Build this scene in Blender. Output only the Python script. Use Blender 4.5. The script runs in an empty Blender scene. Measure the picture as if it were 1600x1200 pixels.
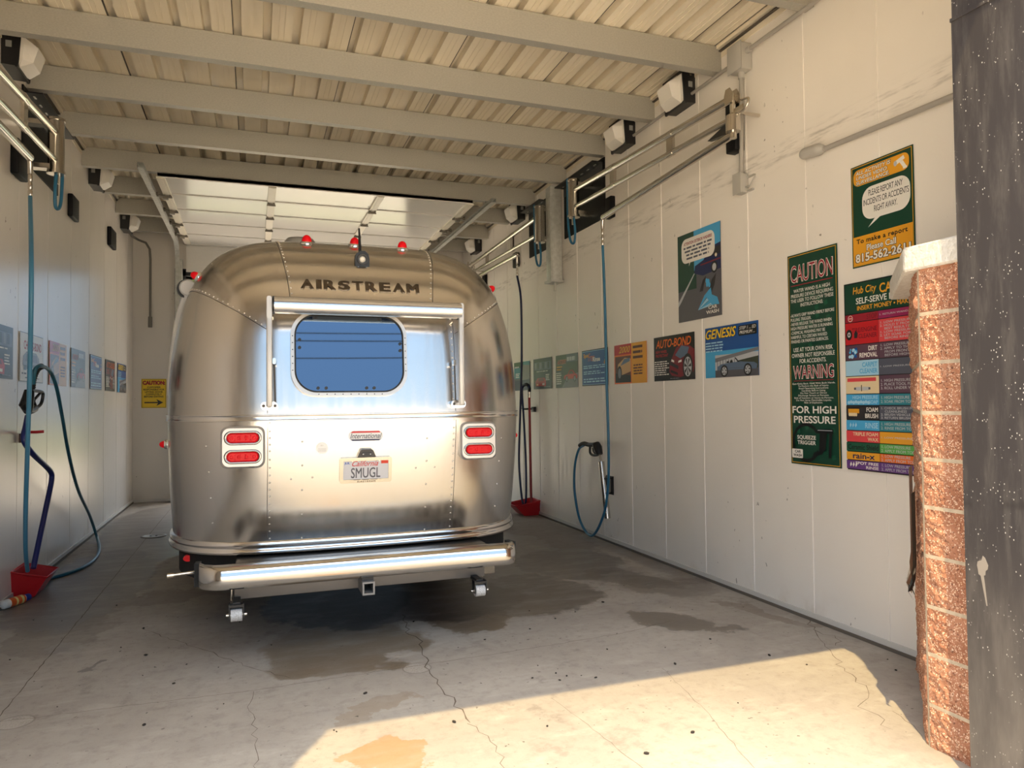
import bpy, bmesh, math, random
from mathutils import Vector, Matrix, noise
random.seed(7)
scene = bpy.context.scene
COL = scene.collection
R = math.radians

# ------------------------------------------------------------------ camera
FPX, YAW, PITCH, ROLL, CAMZ = 1129.15, 0.342510, 0.0259752, -0.0102321, 1.53
fw = Vector((math.sin(YAW)*math.cos(PITCH), math.cos(YAW)*math.cos(PITCH), math.sin(PITCH)))
rt0 = Vector((math.cos(YAW), -math.sin(YAW), 0)); up0 = rt0.cross(fw)
rt = math.cos(ROLL)*rt0 + math.sin(ROLL)*up0
up = -math.sin(ROLL)*rt0 + math.cos(ROLL)*up0
cd = bpy.data.cameras.new('camera'); cam = bpy.data.objects.new('camera', cd); COL.objects.link(cam)
cd.sensor_fit = 'HORIZONTAL'; cd.sensor_width = 36.0; cd.lens = FPX/1600*36.0
cd.clip_start = 0.05; cd.clip_end = 500
M = Matrix((rt, up, -fw)).transposed().to_4x4(); M.translation = (0, 0, CAMZ)
cam.matrix_world = M
scene.camera = cam

# ------------------------------------------------------------------ sky, sun, exposure
SUN_AZ, SUN_EL = R(31), R(60)
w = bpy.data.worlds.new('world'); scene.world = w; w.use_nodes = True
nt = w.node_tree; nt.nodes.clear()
# clear blue low sky whitening into an added zenith glow that fills the bay
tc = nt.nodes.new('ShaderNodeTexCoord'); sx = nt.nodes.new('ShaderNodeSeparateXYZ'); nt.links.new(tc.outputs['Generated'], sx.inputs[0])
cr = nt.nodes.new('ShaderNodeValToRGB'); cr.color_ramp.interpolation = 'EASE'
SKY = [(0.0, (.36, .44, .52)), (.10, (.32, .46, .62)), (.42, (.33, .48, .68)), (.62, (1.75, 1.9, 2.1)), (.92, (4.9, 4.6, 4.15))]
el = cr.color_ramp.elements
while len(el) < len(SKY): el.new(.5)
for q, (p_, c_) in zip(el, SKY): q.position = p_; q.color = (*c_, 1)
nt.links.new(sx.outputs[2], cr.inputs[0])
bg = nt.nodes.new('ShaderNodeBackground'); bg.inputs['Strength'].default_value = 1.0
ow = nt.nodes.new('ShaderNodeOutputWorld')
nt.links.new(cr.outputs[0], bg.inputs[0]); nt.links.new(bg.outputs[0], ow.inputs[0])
sl = bpy.data.lights.new('sun', 'SUN'); sl.energy = 2.25; sl.color = (1.0, 0.76, 0.38); sl.angle = R(0.6)
sun = bpy.data.objects.new('sun', sl); COL.objects.link(sun)
SD = Vector((math.sin(SUN_AZ)*math.cos(SUN_EL), math.cos(SUN_AZ)*math.cos(SUN_EL), -math.sin(SUN_EL)))
sun.rotation_euler = SD.to_track_quat('-Z', 'Y').to_euler(); sun.location = (-6, -8, 14)
vs = scene.view_settings
vs.view_transform = 'Standard'; vs.look = 'None'; vs.gamma = 1.0; vs.use_curve_mapping = False
vs.exposure = 1.38

# ------------------------------------------------------------------ measures of the place
XL, XR = -1.83, 3.65            # the two long walls of the bay
YF, YB = 2.15, 12.87            # inner face of the front wall, back wall
ZC = 4.47                       # underside of the roof deck
DX0, DX1, DZ = -0.77, 2.69, 3.68    # front door opening

def at(px, py, axis, val):
    """point of the plane axis=val that was measured at photo position px,py"""
    d = (px-800)/FPX*rt - (py-600)/FPX*up + fw
    o = Vector((0, 0, CAMZ)); t = (val-o[axis])/d[axis]
    return o + t*d
def RW(px, py, off=0.0): return at(px, py, 0, XR-off)
def LW(px, py, off=0.0): return at(px, py, 0, XL+off)

# ------------------------------------------------------------------ materials
MATS = {}
def lin(c):
    return tuple(((v/255)/12.92 if v/255 <= .04045 else ((v/255+.055)/1.055)**2.4) for v in c)
def mat(name, col, rough=.5, metal=0.0, spec=.5, **kw):
    if name in MATS: return MATS[name]
    m = bpy.data.materials.new(name); m.use_nodes = True
    b = m.node_tree.nodes['Principled BSDF']
    b.inputs['Base Color'].default_value = (*col, 1); b.inputs['Roughness'].default_value = rough
    b.inputs['Metallic'].default_value = metal; b.inputs['Specular IOR Level'].default_value = spec
    for k, v in kw.items(): b.inputs[k].default_value = v
    MATS[name] = m
    return m
class NT:
    """small helper to write node trees"""
    def __init__(s, m): s.m = m; s.t = m.node_tree; s.b = s.t.nodes['Principled BSDF']
    def n(s, typ, **kw):
        x = s.t.nodes.new(typ)
        for k, v in kw.items(): setattr(x, k, v)
        return x
    def l(s, a, b): s.t.links.new(a, b)
    def put(s, sock, v):
        if isinstance(v, bpy.types.NodeSocket): s.l(v, sock)
        else: sock.default_value = v
    def math(s, op, a, b=0.0, c=None, clamp=False):
        x = s.n('ShaderNodeMath', operation=op, use_clamp=clamp)
        s.put(x.inputs[0], a); s.put(x.inputs[1], b)
        if c is not None: s.put(x.inputs[2], c)
        return x.outputs[0]
    def coord(s): return s.n('ShaderNodeTexCoord').outputs['Object']
    def map(s, v, scale=(1, 1, 1), loc=(0, 0, 0)):
        x = s.n('ShaderNodeMapping'); s.l(v, x.inputs[0]); x.inputs['Scale'].default_value = scale; x.inputs['Location'].default_value = loc
        return x.outputs[0]
    def noise(s, v, scale=5, detail=4, rough=.5, dist=0.0):
        x = s.n('ShaderNodeTexNoise'); s.l(v, x.inputs['Vector']); x.inputs['Scale'].default_value = scale
        x.inputs['Detail'].default_value = detail; x.inputs['Roughness'].default_value = rough; x.inputs['Distortion'].default_value = dist
        return x.outputs['Fac']
    def ramp(s, f, lo, hi, a=0.0, b=1.0):
        x = s.n('ShaderNodeMapRange', interpolation_type='SMOOTHSTEP'); s.put(x.inputs[0], f)
        x.inputs[1].default_value = lo; x.inputs[2].default_value = hi; x.inputs[3].default_value = a; x.inputs[4].default_value = b
        return x.outputs[0]
    def mix(s, f, a, b):
        x = s.n('ShaderNodeMix', data_type='RGBA'); s.put(x.inputs[0], f)
        for sock, v in ((x.inputs[6], a), (x.inputs[7], b)):
            if isinstance(v, bpy.types.NodeSocket): s.l(v, sock)
            else: sock.default_value = (*v, 1)
        return x.outputs[2]
    def bump(s, h, strength=.2, dist=.01):
        x = s.n('ShaderNodeBump'); s.l(h, x.inputs['Height']); x.inputs['Strength'].default_value = strength; x.inputs['Distance'].default_value = dist
        s.l(x.outputs[0], s.b.inputs['Normal'])
    def sep(s, v):
        x = s.n('ShaderNodeSeparateXYZ'); s.l(v, x.inputs[0]); return x.outputs

def mat_wall(name, smear):
    m = mat(name, (.83, .78, .70), .3); k = NT(m); c = k.coord(); s = k.sep(c)
    big = k.noise(c, .8, 3)
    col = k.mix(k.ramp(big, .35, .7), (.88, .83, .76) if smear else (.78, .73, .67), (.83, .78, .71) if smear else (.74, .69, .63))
    # scattered chips and scuffs
    sp = k.noise(k.map(c, (1, 1, .55)), 19, 2, .7)
    sp2 = k.noise(c, 1.1, 2)
    chips = k.math('MULTIPLY', k.ramp(sp, .705, .73), k.ramp(sp2, .5, .6))
    col = k.mix(k.math('MULTIPLY', chips, .75), col, (.16, .13, .10))
    if smear:
        z = s[2]
        d = k.math('ABSOLUTE', k.math('SUBTRACT', z, 3.35))
        band = k.ramp(d, 0.0, .14, 1.0, 0.0)
        n2 = k.noise(k.map(c, (1, 1.2, 9)), 2.2, 5, .65)
        f = k.math('MULTIPLY', band, k.ramp(n2, .46, .72))
        col = k.mix(k.math('MULTIPLY', f, .6), col, (.22, .19, .15))
    low = k.math('MULTIPLY', k.ramp(s[2], .0, .28, 1, 0), k.ramp(k.noise(c, 3.5, 4), .5, .8))
    col = k.mix(k.math('MULTIPLY', low, .5), col, (.45, .33, .22))
    k.l(col, k.b.inputs['Base Color'])
    k.put(k.b.inputs['Roughness'], k.ramp(k.noise(k.map(c, (1, 3, .6)), 3, 3), .3, .7, .34 if smear else .25, .44 if smear else .27))
    k.bump(k.noise(k.map(c, (1, 4, .10)), 1.2, 1), .05 if smear else .0, .02)
    return m
def mat_floor():
    m = mat('concrete_floor', (.40, .36, .30), .8); k = NT(m); c = k.coord()
    n0 = k.noise(c, 1.3, 6, .6); n1 = k.noise(c, 14, 5, .7); n2 = k.noise(k.map(c, (1, 2.4, 1)), 3.0, 6, .62)
    col = k.mix(k.ramp(n0, .3, .72), (.415, .375, .325), (.34, .30, .26))
    col = k.mix(k.math('MULTIPLY', k.ramp(n1, .45, .75), .5), col, (.24, .205, .175))
    col = k.mix(k.math('MULTIPLY', k.ramp(n2, .53, .70), .35), col, (.52, .475, .42))
    blot = k.noise(c, 4.2, 5, .7); col = k.mix(k.math('MULTIPLY', k.math('MULTIPLY', k.ramp(blot, .55, .68), k.ramp(k.noise(c, .9, 2), .4, .6)), .5), col, (.19, .16, .135))
    fine = k.noise(c, 120, 3, .7)
    col = k.mix(k.math('MULTIPLY', k.ramp(fine, .55, .8), .25), col, (.25, .22, .19))
    # distorted position for stain outlines
    dn = k.n('ShaderNodeTexNoise'); k.l(c, dn.inputs['Vector']); dn.inputs['Scale'].default_value = 3.2; dn.inputs['Detail'].default_value = 5; dn.inputs['Roughness'].default_value = .62
    va = k.n('ShaderNodeVectorMath', operation='SUBTRACT'); k.l(dn.outputs['Color'], va.inputs[0]); va.inputs[1].default_value = (.5, .5, .5)
    vb = k.n('ShaderNodeVectorMath', operation='SCALE'); k.l(va.outputs[0], vb.inputs[0]); vb.inputs['Scale'].default_value = .62
    vc = k.n('ShaderNodeVectorMath', operation='ADD'); k.l(c, vc.inputs[0]); k.l(vb.outputs[0], vc.inputs[1])
    def ell(x, y, rx, ry, rot, edge=.055, crisp=False):
        mp = k.n('ShaderNodeMapping', vector_type='TEXTURE'); k.l(c if crisp else vc.outputs[0], mp.inputs[0])
        mp.inputs['Location'].default_value = (x, y, 0); mp.inputs['Rotation'].default_value = (0, 0, R(rot)); mp.inputs['Scale'].default_value = (rx, ry, 100)
        ln = k.n('ShaderNodeVectorMath', operation='LENGTH'); k.l(mp.outputs[0], ln.inputs[0])
        return k.ramp(ln.outputs['Value'], 1-edge, 1+edge, 1, 0)
    rough = .78
    wet = None
    # colour stains, plus darker floor areas under the trailer: x, y, rx, ry, rot, strength, colour
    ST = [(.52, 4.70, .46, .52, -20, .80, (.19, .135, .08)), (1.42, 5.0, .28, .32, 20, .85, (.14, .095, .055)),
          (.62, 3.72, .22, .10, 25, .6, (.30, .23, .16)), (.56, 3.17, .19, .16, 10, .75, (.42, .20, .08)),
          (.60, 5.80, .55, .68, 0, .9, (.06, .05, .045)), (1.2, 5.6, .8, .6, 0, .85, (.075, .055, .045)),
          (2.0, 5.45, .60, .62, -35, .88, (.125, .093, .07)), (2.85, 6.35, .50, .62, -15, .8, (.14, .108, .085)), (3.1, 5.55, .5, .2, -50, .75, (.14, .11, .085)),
          (3.25, 5.3, .42, .33, -40, .7, (.17, .135, .105)), (2.1, 7.3, .9, 1.3, 0, .7, (.16, .13, .11)),
          (-1.35, 7.2, .5, 1.5, 0, .85, (.14, .115, .095)), (-1.0, 10.2, .8, 2.2, 0, .75, (.13, .11, .10)),
          (-.6, 6.45, .5, .22, 10, .45, (.2, .165, .135)), (3.2, 9.0, .5, 2.3, 0, .6, (.2, .17, .15)),
          (-1.25, 5.75, .28, .55, -8, .45, (.2, .17, .14)), (-1.12, 5.3, .12, .10, 0, .35, (.17, .14, .11)),
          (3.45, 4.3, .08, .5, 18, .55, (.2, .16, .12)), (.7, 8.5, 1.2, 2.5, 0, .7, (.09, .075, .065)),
          (-.9, 4.93, .085, .035, 30, .85, (.10, .085, .07)), (3.55, 6.4, .12, 1.2, 0, .65, (.17, .13, .10))]
    rf = None
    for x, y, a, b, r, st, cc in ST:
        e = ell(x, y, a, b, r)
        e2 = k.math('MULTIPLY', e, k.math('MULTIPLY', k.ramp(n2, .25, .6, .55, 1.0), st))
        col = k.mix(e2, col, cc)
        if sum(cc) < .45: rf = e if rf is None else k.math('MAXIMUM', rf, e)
    # one sharp damp patch near the right wall
    e = k.math('MAXIMUM', ell(2.72, 4.42, .34, .15, -47, .05), ell(2.98, 4.17, .16, .035, -35, .08))
    col = k.mix(k.math('MULTIPLY', e, .8), col, (.15, .12, .095)); rf = k.math('MAXIMUM', rf, e)
    # round core patches
    for x, y, r_ in ((-1.10, 4.17, .085), (.885, 4.17, .085)):
        o_ = ell(x, y, r_, r_, 0, .05, True); i_ = ell(x, y, r_*.9, r_*.9, 0, .05, True)
        col = k.mix(k.math('MULTIPLY', k.math('SUBTRACT', o_, i_), .6), col, (.2, .17, .14))
        col = k.mix(k.math('MULTIPLY', k.math('MULTIPLY', i_, k.ramp(fine, .4, .6)), .5), col, (.55, .50, .44))
    # tiny dark flecks
    fl = k.noise(c, 26, 2, .6); fl2 = k.noise(c, 2.4, 3)
    col = k.mix(k.math('MULTIPLY', k.math('MULTIPLY', k.ramp(fl, .69, .72), k.ramp(fl2, .40, .58)), .85), col, (.06, .05, .04))
    k.l(col, k.b.inputs['Base Color'])
    k.put(k.b.inputs['Roughness'], k.ramp(rf, 0, 1, .8, .42))
    k.bump(k.math('ADD', k.noise(c, 60, 4, .7), k.math('MULTIPLY', n1, 1.5)), .25, .006)
    return m
def mat_noise(name, a, b, scale, rough, metal=0.0, bump=0.0, stretch=(1, 1, 1), lo=.35, hi=.65, detail=4, bdist=.004, spec=.5):
    m = mat(name, a, rough, metal, spec); k = NT(m); c = k.map(k.coord(), stretch)
    n = k.noise(c, scale, detail, .6)
    k.l(k.mix(k.ramp(n, lo, hi), a, b), k.b.inputs['Base Color'])
    if bump: k.bump(n, bump, bdist)
    return m
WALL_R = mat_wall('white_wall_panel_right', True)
WALL_L = mat_wall('dimmed_wall_panel_left', False)  # same panels; the left wall's weaker bounce light is put into the colour
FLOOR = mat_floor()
DECK = mat_noise('roof_deck_paint', (.87, .78, .62), (.79, .70, .54), 2.2, .45, 0, 0, (1, .25, 1))
DECKGAP = mat('deck_lap_joint_dark', (.10, .085, .07), .8)
GALV = mat_noise('galvanized_steel', (.475, .46, .41), (.42, .405, .36), 120, .5, .35, .02, (.5, 1, 1), .3, .7, 3)
GALVD = mat_noise('aged_galvanized', (.58, .58, .54), (.48, .48, .44), 20, .5, .3)
STEEL = mat('stainless_tube', (.62, .58, .52), .22, 1.0)
CHROME = mat('chrome', (.85, .85, .86), .07, 1.0)
BLACK = mat('black_plastic', (.012, .012, .013), .4)
BLACKM = mat('black_board', (.006, .006, .007), .55, 0, .2)
RUBBER = mat('black_rubber', (.015, .015, .015), .7)
WHITE = mat('white_enamel', (.80, .79, .77), .35)
LENS = mat('frosted_lamp_lens', (.80, .76, .69), .35)
BLUEHOSE = mat('blue_hose', (.022, .14, .25), .4)
NAVYHOSE = mat('navy_hose', (.010, .016, .07), .4)
NAVYPOLE = mat('navy_painted_pole', (.012, .02, .13), .3)
REDP = mat('red_plastic', (.52, .012, .018), .38)
REDPOLE = mat('red_painted_pole', (.35, .018, .018), .4)
CONC = mat_noise('outdoor_concrete', (.86, .74, .58), (.80, .68, .52), .8, .85)
BASE = mat('white_base_flashing', (.66, .63, .58), .4)
BASED = mat('base_sealant', (.14, .115, .09), .8)

# ------------------------------------------------------------------ mesh builder
class MB:
    def __init__(s): s.v = []; s.f = []; s.m = []; s.sm = []
    def add(s, vs, fs, mi=0, smooth=False, T=None):
        o = len(s.v)
        s.v += [tuple(T @ Vector(v)) for v in vs] if T is not None else [tuple(v) for v in vs]
        for f in fs: s.f.append(tuple(i+o for i in f)); s.m.append(mi); s.sm.append(smooth)
    def box(s, a, b, mi=0, T=None, bev=0.0):
        x0, x1 = sorted((a[0], b[0])); y0, y1 = sorted((a[1], b[1])); z0, z1 = sorted((a[2], b[2]))
        if bev:
            bm = bmesh.new(); bmesh.ops.create_cube(bm, size=1)
            for v in bm.verts: v.co = ((x0+x1)/2+v.co.x*(x1-x0), (y0+y1)/2+v.co.y*(y1-y0), (z0+z1)/2+v.co.z*(z1-z0))
            bmesh.ops.bevel(bm, geom=bm.edges[:], offset=bev, segments=2, affect='EDGES', profile=.5)
            s.bm(bm, mi, True, T); return
        vs = [(x, y, z) for z in (z0, z1) for y in (y0, y1) for x in (x0, x1)]
        s.add(vs, [(0, 2, 3, 1), (4, 5, 7, 6), (0, 1, 5, 4), (2, 6, 7, 3), (0, 4, 6, 2), (1, 3, 7, 5)], mi, False, T)
    def bm(s, bm, mi=0, smooth=False, T=None):
        bm.verts.index_update()
        s.add([v.co.copy() for v in bm.verts], [[v.index for v in f.verts] for f in bm.faces], mi, smooth, T); bm.free()
    def prism(s, poly, a, b, axis=2, mi=0, T=None, smooth=False):
        """poly: 2D outline, extruded from a to b along axis"""
        n = len(poly)
        def P(p, t):
            return {2: (p[0], p[1], t), 1: (p[0], t, p[1]), 0: (t, p[0], p[1])}[axis]
        vs = [P(p, a) for p in poly]+[P(p, b) for p in poly]
        s.add(vs, [tuple(range(n))[::-1], tuple(range(n, 2*n))], mi, False, T)
        s.add(vs, [(i, (i+1) % n, n+(i+1) % n, n+i) for i in range(n)], mi, smooth, T)
    def cyl(s, p, q, r, r2=None, seg=14, mi=0, cap=True, smooth=True, T=None):
        p = Vector(p); q = Vector(q); r2 = r if r2 is None else r2
        d = (q-p).normalized(); a = d.orthogonal().normalized(); b = d.cross(a)
        vs = []
        for c, rr in ((p, r), (q, r2)):
            for i in range(seg):
                t = 2*math.pi*i/seg; vs.append(c+rr*(math.cos(t)*a+math.sin(t)*b))
        s.add(vs, [(i, (i+1) % seg, seg+(i+1) % seg, seg+i) for i in range(seg)], mi, smooth, T)
        if cap: s.add(vs, [tuple(range(seg))[::-1], tuple(range(seg, 2*seg))], mi, False, T)
    def tube(s, pts, r, seg=10, mi=0, smooth=True, cap=True, T=None):
        pts = [Vector(p) for p in pts]; n = len(pts)
        d0 = (pts[1]-pts[0]).normalized(); a = d0.orthogonal().normalized(); vs = []
        for i, p in enumerate(pts):
            d = (pts[min(i+1, n-1)]-pts[max(i-1, 0)]).normalized()
            a = (a-d*a.dot(d)).normalized(); b = d.cross(a)
            rr = r[i] if isinstance(r, (list, tuple)) else r
            for j in range(seg):
                t = 2*math.pi*j/seg; vs.append(p+rr*(math.cos(t)*a+math.sin(t)*b))
        fs = [(i*seg+j, i*seg+(j+1) % seg, (i+1)*seg+(j+1) % seg, (i+1)*seg+j) for i in range(n-1) for j in range(seg)]
        s.add(vs, fs, mi, smooth, T)
        if cap: s.add(vs, [tuple(range(seg))[::-1], tuple(range((n-1)*seg, n*seg))], mi, False, T)
    def lathe(s, prof, c=(0, 0, 0), axis=(0, 0, 1), seg=20, mi=0, T=None):
        d = Vector(axis).normalized(); a = d.orthogonal().normalized(); b = d.cross(a); c = Vector(c)
        vs = []; n = len(prof)
        for r, h in prof:
            for j in range(seg):
                t = 2*math.pi*j/seg; vs.append(c+d*h+r*(math.cos(t)*a+math.sin(t)*b))
        s.add(vs, [(i*seg+j, i*seg+(j+1) % seg, (i+1)*seg+(j+1) % seg, (i+1)*seg+j) for i in range(n-1) for j in range(seg)], mi, True, T)
        s.add(vs, [tuple(range(seg))[::-1], tuple(range((n-1)*seg, n*seg))], mi, False, T)
    def ball(s, c, r, mi=0, sub=2, scale=(1, 1, 1), T=None):
        bm = bmesh.new(); bmesh.ops.create_icosphere(bm, subdivisions=sub, radius=r)
        for v in bm.verts: v.co = Vector((v.co.x*scale[0], v.co.y*scale[1], v.co.z*scale[2]))+Vector(c)
        s.bm(bm, mi, True, T)
    def build(s, name, mats, parent=None, shift=None):
        if not isinstance(mats, (list, tuple)): mats = [mats]
        me = bpy.data.meshes.new(name)
        o3 = Vector(ORI.get(parent.name, (0, 0, 0))) if parent is not None else Vector((0, 0, 0))
        if shift is not None: o3 = Vector(shift)
        me.from_pydata([tuple(Vector(v)-o3) for v in s.v], [], s.f)
        for m in mats: me.materials.append(m)
        me.polygons.foreach_set('material_index', s.m); me.polygons.foreach_set('use_smooth', s.sm)
        me.update()
        o = bpy.data.objects.new(name, me); COL.objects.link(o)
        if parent is not None:
            o.parent = parent; ORI[o.name] = ORI.get(parent.name, (0, 0, 0))
        elif shift is not None:
            o.location = shift; ORI[o.name] = tuple(shift)
        return o
ORI = {}    # world origin that a thing's part meshes are written relative to
def tag(o, label=None, cat=None, group=None, kind=None):
    if label: o['label'] = label
    if cat: o['category'] = cat
    if group: o['group'] = group
    if kind: o['kind'] = kind
    return o
def thing(name, label, cat, loc=(0, 0, 0), group=None):
    """Empty at the thing's base; parts are then given in world coordinates"""
    o = bpy.data.objects.new(name, None); COL.objects.link(o); o.location = loc; o.empty_display_size = .1
    ORI[o.name] = tuple(loc)
    return tag(o, label, cat, group)
def copy_thing(src, loc, label=None, name=None, rotz=None, mirror=False):
    r = src.copy(); COL.objects.link(r); r.location = loc
    if rotz is not None: r.rotation_euler = (0, 0, rotz)
    if label: r['label'] = label
    for ch in list(src.children):
        c = ch.copy(); COL.objects.link(c); c.parent = r
        for g in list(ch.children):
            d = g.copy(); COL.objects.link(d); d.parent = c
    return r
def spline(pts, n=10):
    P = [Vector(p) for p in pts]; P = [2*P[0]-P[1]]+P+[2*P[-1]-P[-2]]; out = []
    for i in range(1, len(P)-2):
        for k in range(n):
            t = k/n; a, b, c, d = P[i-1:i+3]
            out.append(.5*((2*b)+(-a+c)*t+(2*a-5*b+4*c-d)*t*t+(-a+3*b-3*c+d)*t**3))
    return out+[P[-2]]
def rrect(x0, y0, x1, y1, r, n=6):
    o = []
    for cx, cy, a in ((x1-r, y0+r, -90), (x1-r, y1-r, 0), (x0+r, y1-r, 90), (x0+r, y0+r, 180)):
        for i in range(n+1):
            t = R(a+90*i/n); o.append((cx+r*math.cos(t), cy+r*math.sin(t)))
    return o
def circ(cx, cy, r, n=24, ry=None):
    ry = r if ry is None else ry
    return [(cx+r*math.cos(2*math.pi*i/n), cy+ry*math.sin(2*math.pi*i/n)) for i in range(n)]
_TX = {}
LAYER = {}   # vertices per overlaid copy of a lettering
def text_geo(body, bold=0.0, shear=0.0, align='LEFT', spacing=1.0, line=1.0):
    key = (body, bold, shear, align, spacing, line)
    if key in _TX: return _TX[key]
    cu = bpy.data.curves.new('t', 'FONT'); cu.body = body; cu.size = 1; fat = bold if 'M' in body else 0.0; cu.offset = 0.0 if fat else bold; cu.shear = shear
    cu.align_x = align; cu.space_character = spacing; cu.space_line = line; cu.resolution_u = 3; cu.fill_mode = 'FRONT'
    ob = bpy.data.objects.new('t', cu)
    me = bpy.data.meshes.new_from_object(ob)
    vs = [(v.co.x, v.co.y) for v in me.vertices]; fs = [tuple(p.vertices) for p in me.polygons]
    bpy.data.objects.remove(ob); bpy.data.curves.remove(cu); bpy.data.meshes.remove(me)
    if fat:      # the M outline cannot be offset, so thicken by overlaid copies
        n0 = len(vs); base_v, base_f = vs, fs; vs, fs = [], []
        for i, (ox, oy) in enumerate(((0, 0), (fat, fat*.7), (-fat, fat*.7), (fat, -fat*.7), (-fat, -fat*.7))):
            vs += [(x+ox, y+oy) for x, y in base_v]; fs += [tuple(q+i*n0 for q in f) for f in base_f]
    xs = [v[0] for v in vs]; ys = [v[1] for v in vs]
    LAYER[id(vs)] = n0 if fat else len(vs)
    _TX[key] = (vs, fs, min(xs), min(ys), max(xs), max(ys))
    return _TX[key]
# ================================================================== the setting
def struct(o): o['kind'] = 'structure'; return o
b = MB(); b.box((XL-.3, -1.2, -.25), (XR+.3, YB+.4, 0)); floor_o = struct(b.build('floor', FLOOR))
# apron and open ground in front of and behind the bay
b = MB(); b.box((-60, -60, -.30), (60, -1.2, -.002)); b.box((-60, -1.2, -.30), (XL-.3, 1.75, -.002)); b.box((XR+.3, -1.2, -.30), (60, 1.75, -.002)); b.box((-60, YB+.4, -.30), (60, 25, -.002), 2); b.box((-60, 25, -.30), (60, 70, -.03), 1)
b.box((-60, 1.75, -.30), (XL-.3, YB+.4, -.06)); b.box((XR+.3, 1.75, -.30), (60, YB+.4, -.06))
struct(b.build('ground', [CONC, mat('rear_grass', (.16, .17, .08), .9), mat_noise('rear_pavement', (.50, .44, .37), (.42, .37, .31), .8, .9)]))
# thin cracks and the sawn joints, as shallow dark grooves lying in the slab
CR = mat('crack_dark', (.13, .10, .075), .9)
def crack(pts, w, jag=.012, seed=1, step=.05):
    rnd = random.Random(seed); out = []
    for (x0, y0), (x1, y1) in zip(pts, pts[1:]):
        n = max(2, int(math.hypot(x1-x0, y1-y0)/step)); dx, dy = x1-x0, y1-y0; L = math.hypot(dx, dy)
        for i in range(n):
            t = i/n; j = rnd.uniform(-jag, jag); out.append((x0+dx*t-dy/L*j, y0+dy*t+dx/L*j, w*rnd.uniform(.35, 1)))
    out.append((*pts[-1], w*.2)); vs = []
    for i, (x, y, ww) in enumerate(out):
        a, c = out[max(i-1, 0)], out[min(i+1, len(out)-1)]; dx, dy = c[0]-a[0], c[1]-a[1]; L = math.hypot(dx, dy) or 1
        vs += [(x-dy/L*ww/2, y+dx/L*ww/2, .0006), (x+dy/L*ww/2, y-dx/L*ww/2, .0006)]
    return vs, [(2*i, 2*i+1, 2*i+3, 2*i+2) for i in range(len(out)-1)]
b = MB()
for i, (pts, ww, jg) in enumerate([
        ([(-1.2, 2.2), (-1.19, 6), (-1.18, 12.8)], .012, .004), ([(-1.83, 4.22), (-1.1, 4.2), (0, 4.17), (.9, 4.21), (1.6, 4.24), (2.3, 4.30), (2.75, 4.42)], .007, .008),
        ([(1.02, 5.25), (.97, 4.85), (1.0, 4.62), (.945, 4.17), (.958, 3.74), (.972, 3.37)], .015, .02), ([(.972, 3.37), (1.02, 3.1), (.96, 2.8), (1.0, 2.3)], .007, .02),
        ([(-.75, 5.6), (-.64, 5.44), (-.25, 4.89), (.0, 4.5), (.19, 4.27)], .009, .015), ([(.0, 4.15), (-.02, 3.9), (.0, 3.67), (.018, 3.4), (-.03, 3.1), (.02, 2.6)], .006, .02),
        ([(2.2, 3.66), (2.1, 3.1), (1.95, 2.5)], .004, .006), ([(1.45, 3.5), (1.5, 3.0), (1.55, 2.4)], .004, .006),
        ([(3.5, 3.9), (3.3, 3.5), (3.12, 3.25), (3.05, 3.0), (2.85, 2.85), (2.78, 2.6)], .009, .03), ([(3.62, 4.1), (3.5, 3.9), (3.52, 3.7), (3.4, 3.6)], .011, .03),
        ([(2.95, 2.75), (2.9, 2.6), (2.85, 2.5)], .006, .01)]):
    b.add(*crack(pts, ww*.6, jg, 11+i))
struct(b.build('crack', CR, floor_o))

def panel_wall(name, x, sgn, m, ys, y0, y1):
    """sgn: direction of the room"""
    b = MB(); b.box((x-sgn*.25, y0, -.2), (x, y1, ZC+.35))
    for y in ys:                                       # standing lips at the panel joints
        b.box((x-.001*sgn, y-.011, .02), (x+(.005 if sgn < 0 else .0015)*sgn, y+.011, ZC+.05), 0)
    return struct(b.build(name, m))
seam_r = [2.155+.6345*i for i in range(0, 17)]
panel_wall('wall_right', XR, -1, WALL_R, [y for y in seam_r if y > 2.3], YF, YB+.3)
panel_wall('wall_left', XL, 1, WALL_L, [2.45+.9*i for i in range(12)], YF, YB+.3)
BX0, BX1, BZ = -1.06, 2.64, 3.65      # rear opening
b = MB(); b.box((XL, YB, -.2), (BX0, YB+.3, ZC+.3)); b.box((BX1, YB, -.2), (XR, YB+.3, ZC+.3)); b.box((BX0, YB, BZ), (BX1, YB+.3, ZC+.3))
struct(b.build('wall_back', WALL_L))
b = MB(); b.box((BX0-.16, YB-.02, 0), (BX0, YB+.32, BZ+.1)); b.box((BX1, YB-.02, 0), (BX1+.16, YB+.32, BZ+.1)); b.box((BX0-.16, YB-.02, BZ), (BX1+.16, YB+.32, BZ+.12))
struct(b.build('trim_3', BLACK))
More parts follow.
